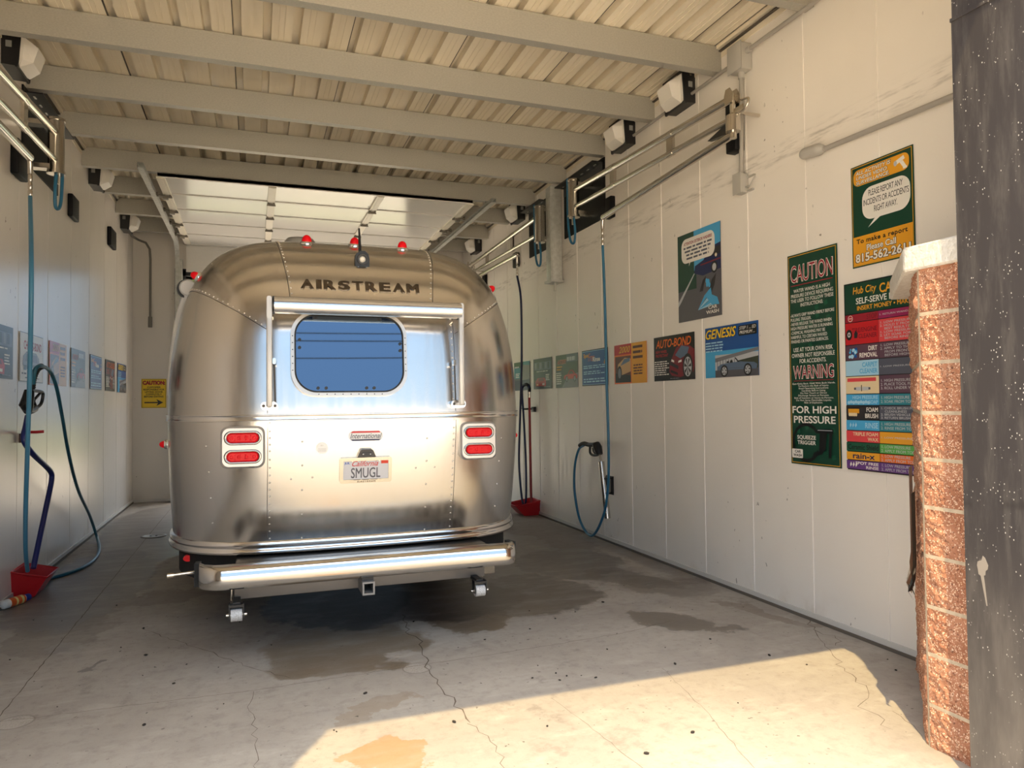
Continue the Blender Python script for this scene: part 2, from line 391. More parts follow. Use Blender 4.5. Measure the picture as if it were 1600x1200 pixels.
# front wall: masonry either side of the opening and the header over it
BRICKF = mat_noise('split_face_block_red', (.40, .17, .095), (.26, .095, .05), 60, .9, 0, .5, (1, 1, 1), .3, .7, 3, .01)
b = MB()
for y0, y1, mi in ((1.75, 2.06, 0), (2.06, YF, 1)):
    b.box((XL-.3, y0, -.2), (DX0-.02, y1, 5.2), mi); b.box((DX1+.02, y0, -.2), (XR+.3, y1, 5.2), mi); b.box((DX0-.02, y0, DZ+.02), (DX1+.02, y1, 5.2), mi)
struct(b.build('wall_front', [BRICKF, WALL_L]))
def mat_jamb():
    m = mat('black_jamb_sheet', (.020, .020, .023), .5); k = NT(m); c = k.coord()
    col = k.mix(k.ramp(k.noise(k.map(c, (1, 6, .9)), 4, 5, .65), .42, .75), (.040, .036, .038), (.075, .068, .066))
    v = k.n('ShaderNodeTexVoronoi'); k.l(k.map(c, (1, 1, .62)), v.inputs['Vector']); v.inputs['Scale'].default_value = 85; v.inputs['Randomness'].default_value = 1
    on = k.ramp(k.noise(c, 15, 2), .50, .62)
    sp = k.math('MULTIPLY', k.ramp(v.outputs['Distance'], .12, .20, 1, 0), on)
    col = k.mix(k.math('MULTIPLY', sp, .85), col, (.62, .60, .56))
    s = k.sep(c)
    dust = k.math('MULTIPLY', k.ramp(s[2], .0, 1.1, .8, 0), k.ramp(k.noise(k.map(c, (1, 2, .7)), 5, 4), .3, .7, .5, 1))
    col = k.mix(dust, col, (.20, .175, .155))
    scuff = k.math('MULTIPLY', k.ramp(k.math('ABSOLUTE', k.math('SUBTRACT', k.math('ADD', s[2], k.math('MULTIPLY', s[1], .12)), 1.36)), 0, .03, 1, 0), k.ramp(k.noise(c, 8, 3), .4, .6))
    col = k.mix(k.math('MULTIPLY', scuff, .6), col, (.02, .018, .018))
    k.l(col, k.b.inputs['Base Color'])
    k.put(k.b.inputs['Roughness'], .6); k.b.inputs['Specular IOR Level'].default_value = .25
    return m
JAMB = mat_jamb()
SMEAR = mat('pale_scrape', (.25, .22, .19), .9)
for nm, x, sg in (('trim_1', DX1, 1), ('trim_2', DX0, -1)):
    b = MB(); b.box((x, 1.70, 0), (x+sg*.14, 2.143, 3.07)); b.box((x+sg*.004, 1.70, 3.082), (x+sg*.14, 2.143, DZ)); b.box((x-sg*.007, 1.69, 3.068), (x+sg*.14, 2.144, 3.082))
    if sg > 0:    # scraped patch of bare metal low on the sheet
        c0 = at(1535, 885, 0, x-.001); pts = []
        for i in range(15):
            t = 2*math.pi*i/15; rr = random.uniform(.8, 1.05)*(1-.35*(i in (2, 3, 9))); pts.append((c0.y+.026*rr*math.cos(t), c0.z+.045*rr*math.sin(t)))
        b.prism(pts, x-.0012, x+.001, 0, 1)
        b.prism([(c0.y-.004, c0.z-.03), (c0.y+.010, c0.z-.03), (c0.y-.012, c0.z-.15), (c0.y-.016, c0.z-.15)], x-.0011, x+.001, 0, 1)
    struct(b.build(nm, [JAMB, SMEAR]))
b = MB(); b.box((DX0, 1.72, DZ), (DX1, 2.146, DZ+.12)); struct(b.build('trim_4', JAMB))
# ceiling: ribbed deck with lap joints
prof = []; x = XL-.2; RP = .2205
x0 = .014-.04-9*RP
b = MB(); ribs = []
xs = x0
line = []
while xs < XR+.25:
    line += [(xs, ZC), (xs+.068, ZC), (xs+.090, ZC-.0), (xs+.096, ZC+.06), (xs+.150, ZC+.06), (xs+.156, ZC)]
    xs += RP
vs = []
for (px, pz) in line: vs += [(px, YF-.3, pz), (px, YB+.3, pz)]
b.add(vs, [(2*i, 2*i+1, 2*i+3, 2*i+2) for i in range(len(line)-1)], 0)
# pencil ribs in the flats and dark lap joints
i = 0; xs = x0
while xs < XR:
    b.box((xs+.030, YF, ZC-.005), (xs+.038, YB, ZC+.002)); b.box((xs-.012, YF, ZC-.005), (xs-.004, YB, ZC+.002))
    if i % 4 == 0: b.box((xs+.088, YF, ZC-.002), (xs+.094, YB, ZC+.02), 1)
    xs += RP; i += 1
b.box((XL-.3, YF-.4, ZC+.065), (XR+.3, YB+.3, ZC+.30))
struct(b.build('ceiling', [DECK, DECKGAP]))
for nm, x, sg in (('baseboard_right', XR, -1), ('baseboard_left', XL, 1)):
    b = MB(); b.box((x, YF, .018), (x+sg*.012, YB, .055)); b.box((x, YF, 0), (x+sg*.022, YB, .020), 1)
    struct(b.build(nm, [BASE, BASED]))
b = MB(); b.box((XL, YB-.012, .01), (BX0-.16, YB, .05)); b.box((BX1+.16, YB-.012, .01), (XR, YB, .05)); struct(b.build('baseboard_back', BASE))
for nm, x, sg in (('trim_5', XR, -1), ('trim_6', XL, 1)):       # closure angle between the wall top and the deck
    b = MB(); b.box((x, YF, ZC-.035), (x+sg*.05, YB, ZC-.003)); b.box((x, YF, ZC-.10), (x+sg*.006, YB, ZC-.03)); b.box((x, YF, ZC-.055), (x+sg*.03, YB, ZC-.045), 1)
    struct(b.build(nm, [DECK, DECKGAP]))

# ================================================================== roof purlins (cee sections)
ordn = ['first', 'second', 'third', 'fourth', 'fifth', 'sixth', 'seventh', 'eighth', 'ninth']
b = MB(); L0, L1 = XL+.005, XR-.005
prof = [(0, .215), (.085, .215), (.085, .195), (.004, .195), (.004, .02), (.081, .02), (.081, .004), (.085, .004), (.085, 0), (0, 0)]
prof = [(0, .215), (.085, .215), (.085, .19), (.081, .19), (.081, .211), (.004, .211), (.004, .004), (.081, .004), (.081, .025), (.085, .025), (.085, 0), (0, 0)]
b.prism(prof, L0, L1, 0)
pur = None
PY = [2.87, 3.93, 4.98, 6.04, 7.085, 8.135, 9.19, 10.25, 11.31, 12.37]
pl = ['out of frame just inside the door head', 'cut by the upper right corner of the picture', 'nearest one spanning the picture, over the near wall light',
      'between the two near wall lights on the right wall', 'ending over the black boom plate on the right wall', 'above the hanging box column',
      'just in front of the raised door', 'over the near end of the raised door', 'over the raised door, third from the back wall', 'over the raised door, closest to the back wall']
for i, y in enumerate(PY):
    if i == 0: continue
    if pur is None:
        pur = b.build('roof_purlin', GALV, None, shift=(0, 0, 0)); ob = pur
    else: ob = pur.copy(); COL.objects.link(ob)
    ob.location = (0, y, 4.245)
    tag(ob, 'galvanized steel roof purlin '+pl[i], 'roof beam', 'galvanized purlins under the roof deck')

# ================================================================== split-face pier at the right of the opening
def pier():
    P = [(2.80, 2.158), (2.80, 2.425), (3.545, 3.12), (3.60, 3.06), (3.60, 2.158)]
    t = thing('block_pier', 'reddish split-face block pier with a white cap beside the black jamb', 'pillar', (3.2, 2.6, 0))
    H = 2.105; courses = [0, .185, .407, .616, .836, 1.051, 1.262, 1.467, 1.688, 1.905, H]
    b = MB()
    segs = []
    s0 = 0
    for i in range(3):
        a, c = Vector(P[i]), Vector(P[i+1]); segs.append((s0, a, c, (c-a).length)); s0 += (c-a).length
    Ltot = s0; du = .0135
    corner = (segs[0][3], segs[0][3]+segs[1][3]); JW = .008
    ust = {0.0, Ltot}
    for c_ in (corner[0], corner[0]+.32, corner[0]+.62): ust |= {c_-JW, c_+JW}
    us = sorted(ust); us = [a+(c-a)*i/max(1, round((c-a)/du)) for a, c in zip(us, us[1:]) for i in range(max(1, round((c-a)/du)))]+[Ltot]
    zst = {0.0, H}
    for c_ in courses[1:-1]: zst |= {c_-JW, c_+JW}
    zs = sorted(zst); zs = [a+(c-a)*i/max(1, round((c-a)/du)) for a, c in zip(zs, zs[1:]) for i in range(max(1, round((c-a)/du)))]+[H]
    def pos(u):
        for s_, a, c, L in segs:
            if u <= s_+L+1e-6: return a+(c-a)*((u-s_)/L)
    def nrm(u):
        v = Vector((0, 0))
        for s_, a, c, L in segs:
            d = (c-a)/L
            if s_-.012 <= u <= s_+L+.012: v += Vector((-d.y, d.x))
        return v.normalized()
    def isj(u, z, e=0.0):
        k = sum(1 for c in courses[1:-1] if c <= z)
        if min(abs(z-c) for c in courses[1:-1]) < JW+e: return True
        if abs(u-corner[0]) < JW+e: return True
        if k % 2 == 1 and abs(u-corner[0]-.32) < JW+e: return True
        if k % 2 == 0 and abs(u-corner[0]-.62) < JW+e: return True
        return False
    vs = []
    for z in zs:
        for u in us:
            p = pos(u); n = nrm(u); wing = u > corner[0]+.012
            q = Vector((p.x*3+p.y, p.y*3, z*3))
            if isj(u, z, 1e-5): d = .003
            else:
                d = .009*noise.noise(Vector((p.x*14, p.y*14, z*14)))+.009*noise.noise(Vector((p.x*48, p.y*48, z*48)))
                d += (.014*noise.noise(q*1.7)+.008) if wing else .004
            vs.append((p.x+n.x*d, p.y+n.y*d, z))
    nu = len(us); fj = []; fb = []
    for r in range(len(zs)-1):
        for c in range(nu-1):
            f = (r*nu+c, r*nu+c+1, (r+1)*nu+c+1, (r+1)*nu+c)
            (fj if isj((us[c]+us[c+1])/2, (zs[r]+zs[r+1])/2) else fb).append(f)
    b.add(vs, fb, 0, False); o = len(b.v); b.add(vs, fj, 1, False)
    # core behind the faces
    b.prism([(2.83, 2.158), (2.83, 2.44), (3.53, 3.07), (3.59, 3.0), (3.59, 2.158)], 0, H, 2, 0)
    SPLIT = mat('split_face_block', (.40, .17, .10), .92); k = NT(SPLIT); c = k.coord()
    col = k.mix(k.ramp(k.noise(c, 7, 3), .3, .7), (.46, .215, .125), (.35, .145, .08))
    v = k.n('ShaderNodeTexVoronoi'); k.l(c, v.inputs['Vector']); v.inputs['Scale'].default_value = 130
    col = k.mix(k.math('MULTIPLY', k.ramp(v.outputs['Distance'], .3, .5, 1, 0), k.ramp(k.noise(c, 60, 2), .42, .55)), col, (.78, .56, .40))
    col = k.mix(k.ramp(k.noise(c, 90, 3), .56, .7), col, (.16, .06, .035)); k.l(col, SPLIT.node_tree.nodes['Principled BSDF'].inputs['Base Color'])
    MORT = mat_noise('mortar', (.56, .46, .34), (.45, .37, .27), 30, .95)
    b.build('masonry', [SPLIT, MORT], t)
    # white cap, overhanging, with a rough front
    b = MB(); CP = [(2.775, 2.158), (2.775, 2.478), (3.48, 3.205), (3.615, 3.10), (3.615, 2.158)]
    bm = bmesh.new(); vsb = [bm.verts.new((x, y, H)) for x, y in CP]; f = bm.faces.new(vsb)
    r = bmesh.ops.extrude_face_region(bm, geom=[f])
    for v in r['geom']:
        if isinstance(v, bmesh.types.BMVert): v.co.z = 2.215
    bmesh.ops.bevel(bm, geom=bm.edges[:], offset=.008, segments=1, affect='EDGES')
    bmesh.ops.recalc_face_normals(bm, faces=bm.faces[:]); b.bm(bm, 0, False)
    CAP = mat_noise('white_cap_block', (.80, .77, .71), (.68, .64, .57), 45, .9, 0, .8, (1, 1, 1), .35, .65, 4, .01)
    b.build('cap', CAP, t)
pier()
# two peeling notices on the pier's slanted face
nd = Vector((.73, .695, 0)).normalized(); nn = Vector((-nd.y, nd.x, 0))
def notice(name, label, u0, u1, z0, z1, m, bars, tear):
    t = thing(name, label, 'notice', (2.80+nd.x*(u0+u1)/2, 2.425+nd.y*(u0+u1)/2, z0))
    def P(u, z, o): return Vector((2.80, 2.425, z))+nd*u+nn*(.026+o+.018*(u1-u)/(u1-u0))
    b = MB(); N = 12; vs = []
    for i in range(N+1):
        for j in range(5):
            u = u0+(u1-u0)*j/4; z = z0+(z1-z0)*i/N
            curl = .03*max(0, 1-i/4)*abs(math.sin(i*1.7+j)) if tear else 0
            if tear and i == 0: z += .03*((j*7) % 3)
            vs += [P(u, z, curl), P(u, z, curl+.0015)]
    fs = []
    for i in range(N):
        for j in range(4):
            a = (i*5+j)*2; q = a+10
            fs += [(a+1, a+3, q+3, q+1), (a, q, q+2, a+2)]
    b.add(vs, fs, 0, True); b.build('sheet', m, t)
    INK3 = [mat('faded_ink', (.10, .09, .08), .8), mat('yellow_print', (.75, .50, .02), .6), mat('pale_print', (.6, .58, .52), .7)]
    for (zz, h, mi) in bars:
        b = MB(); b.add([P(u0+.015, zz, .035 if tear and zz < z0+.1 else .003), P(u1-.015, zz, .003), P(u1-.015, zz+h, .003), P(u0+.015, zz+h, .003)], [(0, 1, 2, 3)], 0); b.build('print_line', INK3[mi], t)
PAPER = mat('weathered_paper', (.66, .60, .52), .9)
zt = at(1441, 770, 0, 2.95).z
notice('paper_notice', 'torn grey paper notice curling off the slanted pier face', .26, .40, .60, 1.20, PAPER, [(1.15-.045*i, .018, 0) for i in range(9)], True)
notice('sign_strip', 'narrow black sign with yellow print peeling off the pier corner', .04, .16, .62, 1.10, mat('black_sign_vinyl', (.02, .02, .02), .5), [(.95, .035, 1), (.90, .02, 1), (.78, .05, 2), (.73, .02, 2)], True)

# ================================================================== raised rear door and its tracks
DP = mat('white_door_panel', (.80, .775, .735), .16); DPE = mat('door_panel_joint', (.42, .39, .35), .5)
STILE = mat('cream_door_stile', (.80, .74, .62), .4)
HINGE = mat('door_hinge_zinc', (.22, .20, .17), .45, .6)
zd = 4.12
dt = bpy.data.objects.new('door_1', None); COL.objects.link(dt); dt.location = (.83, 9, zd); ORI['door_1'] = (.83, 9, zd); dt['kind'] = 'structure'
dx0, dx1 = -1.03, 2.68
lines = [8.96, 9.69, 10.42, 11.15, 11.88]
for i, y in enumerate(lines):
    b = MB(); y1 = y+.722; b.box((dx0, y, zd+.012), (dx1, y1, zd+.05), 0)
    for e in (y, y1-.035): b.box((dx0, e, zd), (dx1, e+.035, zd+.052), 0)
    b.box((dx0, y1-.0015, zd+.004), (dx1, y1+.006, zd+.05), 1); b.box((dx0, y+.036, zd+.0105), (dx1, y+.044, zd+.013), 1)
    b.build('door_panel', [DP, DPE], dt)
# last section, hanging down around the curve
b = MB(); cy, cz, rr = 12.40, 3.85, .27
for i in range(1):
    b.box((dx0, 12.63, BZ+.02), (dx1, 12.67, BZ+.50), 0)
    for kx in range(22): b.box((dx0, 12.626, BZ+.04+kx*.021), (dx1, 12.631, BZ+.049+kx*.021), 0)
b.build('door_panel', [DP, DPE], dt)
b = MB(); b.box((dx0, 12.62, BZ-.03), (dx1, 12.68, BZ+.03)); b.build('bottom_seal', RUBBER, dt)
for x in (dx0+.03, .204, 1.487, dx1-.03):
    b = MB(); b.box((x-.045, 8.97, zd-.012), (x+.045, 12.55, zd+.012), 0, None, 0); b.box((x-.018, 8.97, zd-.016), (x+.018, 12.55, zd-.012), 0)
    s = b.build('door_stile', STILE, dt)
    for y in [l+.722 for l in lines[:4]]:
        h = MB(); h.box((x-.05, y-.012, zd-.03), (x+.05, y+.012, zd-.015)); h.cyl((x-.055, y, zd-.034), (x+.055, y, zd-.034), .009, seg=8)
        h.box((x-.045, y-.05, zd-.02), (x-.025, y+.05, zd-.015)); h.box((x+.025, y-.05, zd-.02), (x+.045, y+.05, zd-.015))
        if x in (dx0+.03, dx1-.03):
            sg = -1 if x < 0 else 1
            h.cyl((x, y, zd-.02), (x+sg*.12, y, zd-.005), .007, seg=8); h.cyl((x+sg*.10, y, zd-.005), (x+sg*.125, y, zd-.005), .026, seg=12)
            h.box((x+sg*.02-.03, y-.03, zd-.06), (x+sg*.02+.03, y+.03, zd-.02))
        h.build('hinge', HINGE, s)
def track(x, sg, y0, lab):
    pts = [(y0, zd), (12.2, zd)]+[(12.2+.36*math.sin(R(a)), zd-.36+.36*math.cos(R(a))) for a in range(15, 91, 15)]+[(12.56, 0.0)]
    b = MB(); prof = [(-.03, .0), (-.03, .004), (.026, .004), (.026, .05), (-.03, .05), (-.03, .054), (.03, .054), (.03, 0)]
    vs = []; n = len(prof)
    for i, (y, z) in enumerate(pts):
        a, c = pts[max(i-1, 0)], pts[min(i+1, len(pts)-1)]; d = Vector((c[0]-a[0], c[1]-a[1])).normalized(); nn_ = Vector((-d.y, d.x))
        for u, v in prof: vs.append((x+sg*u, y+nn_.x*(v-.03), z+nn_.y*(v-.03)))
    fs = [(i*n+j, i*n+(j+1) % n, (i+1)*n+(j+1) % n, (i+1)*n+j) for i in range(len(pts)-1) for j in range(n)]
    b.add(vs, fs, 0)
    t = tag(b.build('door_track', GALVD, None, shift=(x, y0, zd)), lab, 'door track', 'overhead door tracks')
    for a_, c_ in (((x+sg*.03, 9.2, zd-.02), (x+sg*.036, 9.24, ZC-.22)), ((x+sg*.03, 11.3, zd-.02), (x+sg*.036, 11.34, ZC-.22)), ((x-.05, 12.70, 0.0), (x+.05, 12.86, 3.9))):
        h = MB(); h.box(a_, c_); h.build('bracket', GALVD, t)
track(-1.15, -1, 8.55, 'galvanized door track along the left edge of the raised white door')
track(2.88, 1, 8.70, 'galvanized door track along the right edge of the raised white door')
# ================================================================== wall-pack lights
def wall_pack(loc, sgn, label):
    t = thing('wall_light', label, 'wall light', loc, 'black wall lights with white lenses')
    x, y, z = loc; hw = .155
    def X(u): return x+sgn*u
    b = MB()
    # tapered housing
    pr = [(0, -.155), (0, .15), (.085, .15), (.125, .125), (.10, -.16)]
    vs = []
    for yy in (-hw, hw):
        for u, v in pr: vs.append((X(u), y+yy, z+v))
    n = len(pr); b.add(vs, [tuple(range(n))[::sgn], tuple(range(n, 2*n))[::-sgn]]+[(i, (i+1) % n, n+(i+1) % n, n+i) for i in range(n)], 0)
    b.box((X(.118), y-hw-.008, z+.105), (X(.13), y+hw+.008, z+.13)); b.box((X(.095), y-hw-.008, z-.17), (X(.11), y+hw+.008, z-.15))
    for yy in (-hw-.006, hw-.006): b.prism([(X(.10), z-.165), (X(.115), z-.165), (X(.135), z+.125), (X(.12), z+.125)], y+yy, y+yy+.012, 1)
    b.cyl((X(.05), y-hw-.004, z+.09), (X(.05), y-hw+.004, z+.09), .012, seg=8, mi=1); b.box((X(.03), y-hw-.003, z-.02), (X(.07), y-hw+.002, z+.03), 2)
    b.build('housing', [BLACK, STEEL, mat('rating_sticker', (.30, .30, .28), .6)], t)
    b = MB(); ins = .012
    lens = [(.123, .105), (.235, .02), (.20, -.10), (.108, -.145)]
    vs = []
    for k_, yy in enumerate((-hw+ins, -hw+ins+.045, hw-ins-.045, hw-ins)):
        for u, v in lens: vs.append((X(u if k_ in (1, 2) else (.118+.25*(u-.118))), y+yy, z+v*(1 if k_ in (1, 2) else .97)))
    fs = [(0, 1, 2, 3), (12, 15, 14, 13)]+[(k_*4+i, k_*4+(i+1) % 4, (k_+1)*4+(i+1) % 4, (k_+1)*4+i) for k_ in range(3) for i in range(4)]
    b.add(vs, fs, 0)
    for i in range(14):
        v = .09-.0065*i; u = .123+.112*(.105-v)/.085
        if v > .022: b.box((X(u+.0005), y-hw+.06, z+v), (X(u+.003), y+hw-.06, z+v+.003), 0)
    b.build('lens', LENS, t)
    return t
wall_pack((XR, 5.52, 4.30), -1, 'black wall light nearest the camera on the right wall, under the third roof beam')
wall_pack((XR, 6.58, 4.30), -1, 'black wall light on the right wall just before the black boom plate')
wall_pack((XR, 9.75, 4.30), -1, 'black wall light on the right wall beyond the galvanized box column')
wall_pack((XR, 11.85, 4.27), -1, 'farthest black wall light on the right wall, beside the raised door')
wall_pack((XL, 6.62, 4.33), 1, 'black wall light in the upper left corner, above the left boom arms')
wall_pack((XL, 9.72, 4.30), 1, 'black wall light on the left wall beyond the left boom plate')
wall_pack((XL, 11.85, 4.27), 1, 'farthest black wall light on the left wall near the corner pipe')
# ================================================================== boom plates, hose booms
def board(name, label, x, sgn, y0, y1, zlo0, zhi0):
    t = thing(name, label, 'mounting plate', (x, (y0+y1)/2, zlo0), 'black boards behind the hose booms')
    b = MB(); b.box((x, y0, zlo0), (x+sgn*.014, y1, zhi0)); b.build('board', BLACKM, t)
    b = MB(); b.box((x+sgn*.014, y0+.02, zhi0-.06), (x+sgn*.15, y1-.02, zhi0-.048)); b.box((x+sgn*.014, y0+.02, zhi0-.16), (x+sgn*.026, y1-.02, zhi0-.048))
    for i in range(6):
        yy = y0+.12+i*(y1-y0-.24)/5; b.box((x+sgn*.06, yy-.03, zhi0-.0605), (x+sgn*.075, yy+.03, zhi0-.0595), 1)
    b.build('hanger_bracket', [BLACK, STEEL], t)
    return t
board('boom_board', 'black board high on the right wall behind the near hose boom', XR, -1, 7.10, 8.20, 3.56, 4.235)
board('boom_board', 'black board on the right wall beyond the galvanized box column', XR, -1, 8.68, 9.42, 3.555, 4.235)
board('boom_board', 'black board high on the left wall behind the left hose boom', XL, 1, 6.99, 8.14, 3.61, 4.235)

def boom(label, x, sgn, piv, el, tip, off=.24, drop=True, hz=4.1):
    """folding stainless hose boom: pivot barrel, twin arm to the elbow, arm folded back to the hose end"""
    X = x+sgn*off
    t = thing('hose_boom', label, 'hose boom', (x, piv[0], piv[2]), 'stainless hose booms')
    py, zu, zl = piv
    b = MB(); b.cyl((X, py, zl-.09), (X, py, zu+.10), .062, seg=20); b.cyl((X, py, zl-.115), (X, py, zl-.09), .07, seg=20); b.cyl((X, py, zu+.10), (X, py, zu+.12), .07, seg=20)
    for z in (zl-.06, zu+.07): b.box((x+sgn*.014, py-.05, z-.02), (X, py+.05, z+.02))
    b.cyl((X, py+.02, zl-.19), (X, py+.02, zl-.1), .018, seg=10)
    b.build('pivot_barrel', STEEL, t)
    (ey, eu, elw) = el
    b = MB(); b.cyl((X, py, zu), (X, ey, eu), .031, seg=14); b.cyl((X, py, zl), (X, ey, elw), .025, seg=14)
    for f in (.33, .7):
        y = py+(ey-py)*f; a = zu+(eu-zu)*f; c = zl+(elw-zl)*f
        b.box((X-.012, y-.05, c), (X+.012, y+.05, a)); b.cyl((X, y-.05, a), (X, y+.05, a), .034, seg=14); b.cyl((X, y-.05, c), (X, y+.05, c), .029, seg=14)
    b.build('boom_arm', STEEL, t)
    b = MB()
    for xo in (-.034, .028):
        b.prism([(ey-.05, eu-.04), (ey-.05, eu+.02), (ey-.01, eu+.075), (ey+.04, eu+.075), (ey+.06, eu+.02), (ey+.05, eu-.04)], X+xo, X+xo+.006, 0, 0)
    b.box((X-.03, ey-.03, elw+.02), (X+.03, ey+.05, elw+.035)); b.cyl((X, ey, elw-.03), (X, ey, eu-.02), .022, seg=10)
    b.box((X+.0, ey-.12, elw+.03), (X+.006, ey+.02, elw+.07)); b.box((X-sgn*.0, ey-.02, elw+.04), ((XR-.004) if sgn < 0 else (XL+.004), ey+.0, elw+.06))
    b.cyl((X, ey, elw-.10), (X, ey, elw+.02), .055, seg=18); b.cyl((X, ey, elw-.15), (X, ey, elw-.09), .028, seg=12)
    b.tube(spline([(X-sgn*.02, ey-.06, elw+.02), (X-sgn*.02, ey-.13, elw+.04), (X-sgn*.03, ey-.15, elw+.10), (X-sgn*.02, ey-.07, elw+.12)], 5), .010, 6)
    b.build('elbow_joint', STEEL, t)
    ty, tz = tip
    b = MB(); b.cyl((X, ey, elw-.12), (X, ty, tz), .03, seg=14); b.ball((X, ty, tz), .031, 0, 2)
    b.prism([(ey+.05, elw-.10), (ey+.30, elw-.05-.02), (ey+.07, elw-.02)], X-.02, X+.02, 0, 1)
    b.build('swing_arm', [STEEL, BLACK], t)
    b = MB(); b.tube([(X, ty, tz), (X, ty+.02, tz-.04), (X, ty+.025, tz-.12)], .018, 10); b.lathe([(.013, 0), (.017, .01), (.017, .04), (.012, .05), (.016, .06), (.016, .10), (.012, .11), (.016, .12), (.016, .16), (.012, .17)], (X, ty+.025, tz-.29), (0, 0, 1), 12)
    b.build('hose_coupling', STEEL, t)
    # short blue feed hose hanging from the barrel
    b = MB(); b.tube(spline([(X+sgn*.03, py+.10, zu+.16), (X+sgn*.02, py+.12, zl-.1), (X+sgn*.02, py+.06, zl-.36), (X, py, zl-.40), (X, py-.03, zl-.28), (X, py, zl-.12)], 8), .014, 8)
    b.build('feed_hose', BLUEHOSE, t)
    return t, Vector((X, ty+.025, tz-.29))
bR, endR = boom('stainless hose boom folded along the right wall, its elbow beside the vertical conduit', XR, -1, (7.42, 3.93, 3.735), (4.53, 3.815, 3.66), (6.69, 3.445))
bR2, endR2 = boom('stainless hose boom on the right wall partly hidden behind the silver trailer roof', XR, -1, (8.46, 3.90, 3.67), (11.6, 3.83, 3.70), (9.28, 3.565))
bL, endL = boom('stainless hose boom folded along the left wall over the blue hanging hose', XL, 1, (7.05, 3.87, 3.63), (4.3, 3.66, 3.50), (6.28, 3.41))

# ================================================================== hoses, guns, brushes
def hose_thing(name, label, cat, path, r, m, n=9, group=None, seg=9):
    b = MB(); p0 = path[0]; b.tube(spline(path, n), r, seg)
    return tag(b.build(name, m, None, shift=tuple(p0)), label, cat, group)
XH = endR.x
# --- right: blue hose, loop, trigger gun and lance
loop = [endR, RW(945, 470, .235), RW(948, 600, .22), RW(951, 700, .20), RW(950, 760, .18), RW(943, 805, .15), RW(925, 837, .12), RW(907, 815, .10), RW(898, 770, .10), RW(898, 730, .10), RW(904, 703, .11), RW(914, 694.5, .12)]
hose_thing('spray_hose', 'blue pressure hose hanging from the right boom and looping to the spray gun', 'hose', loop, .0145, BLUEHOSE)
def Vp(px, py, off): return RW(px, py, off)
t = thing('spray_lance', 'black trigger spray gun with a stainless lance hung on the right wall', 'spray gun', tuple(RW(949, 810, .07)))
b = MB(); b.tube(spline([RW(906, 696, .12), RW(912, 693, .12), RW(920, 695, .12)], 5), .024, 10); b.build('hose_guard', RUBBER, t)
b = MB()
a0 = RW(921, 695, .12); g1 = RW(931, 697, .11); g2 = RW(937, 709, .10)
b.tube([RW(920, 695, .12), RW(925, 695, .115), RW(931, 694, .11)], .024, 10)
b.tube([RW(931, 694, .11), RW(934, 700, .105), RW(937, 710, .10)], [.045, .05, .035], 12)
b.tube(spline([RW(922, 698, .11), RW(922, 707, .11), RW(926, 711, .105), RW(933, 711, .10), RW(936, 709, .10)], 5), .014, 8)
b.build('trigger_gun', BLACK, t)
b = MB(); b.tube([RW(926, 700, .11), RW(927, 705, .11), RW(930, 709, .105)], .008, 6); b.build('trigger', BLACK, t)
b = MB(); b.tube([RW(937, 711, .10), RW(939.5, 721, .095)], .012, 8); b.build('lance_rod', STEEL, t)
b = MB(); b.tube([RW(939.5, 721, .095), RW(949.5, 810, .07)], .033, 16); b.build('lance_sleeve', STEEL, t)
b = MB(); p = RW(955, 758, 0); b.box((XR-.03, p.y-.05, p.z-.09), (XR, p.y-.03, p.z+.09)); b.box((XR-.09, p.y-.05, p.z-.09), (XR, p.y-.03, p.z-.07)); b.box((XR-.09, p.y-.05, p.z+.07), (XR, p.y-.03, p.z+.09)); b.box((XR-.01, p.y-.06, p.z-.1), (XR, p.y+.14, p.z+.1))
tag(b.build('wall_hook', BLACK, None, shift=tuple(p)), 'black wall hook holding the lance on the right wall', 'hook')
# --- far right: navy hose, red brush pole, red holder
hose_thing('brush_hose', 'dark navy hose hanging beside the red pole at the far right', 'hose',
           [endR2, RW(814, 470, .23), RW(815, 560, .21), RW(813, 640, .2), RW(811, 720, .2), RW(815, 775, .2), RW(819, 789, .18), RW(822, 775, .17), RW(821.5, 720, .16), RW(818, 650, .16), RW(815.5, 612, .15), RW(820, 601, .13), RW(826, 604, .11), RW(827, 611, .1)], .015, NAVYHOSE)
t = thing('brush_pole', 'red painted brush pole standing in the far red holder', 'brush pole', tuple(RW(830, 785, .1)))
b = MB(); b.tube([RW(827, 620, .1), RW(830, 787, .12)], .017, 10); b.build('pole', REDPOLE, t)
b = MB(); b.tube([RW(827, 610, .1), RW(827, 621, .1)], .019, 10); b.build('collar', STEEL, t)
b = MB(); b.tube(spline([RW(817, 603, .12), RW(823, 600.5, .12), RW(827, 606, .1), RW(827, 612, .1)], 4), .022, 8); b.build('hose_guard', RUBBER, t)
b = MB(); p = RW(827, 638, .05); b.box((XR, p.y-.02, p.z-.02), (XR-.14, p.y+.02, p.z+.0)); b.box((XR-.13, p.y-.12, p.z-.005), (XR-.11, p.y+.12, p.z+.005)); b.box((XR, p.y-.13, p.z-.05), (XR-.04, p.y-.05, p.z+.02))
tag(b.build('pole_clip', BLACK, None, shift=tuple(p)), 'black clip on the right wall gripping the red pole', 'clip')
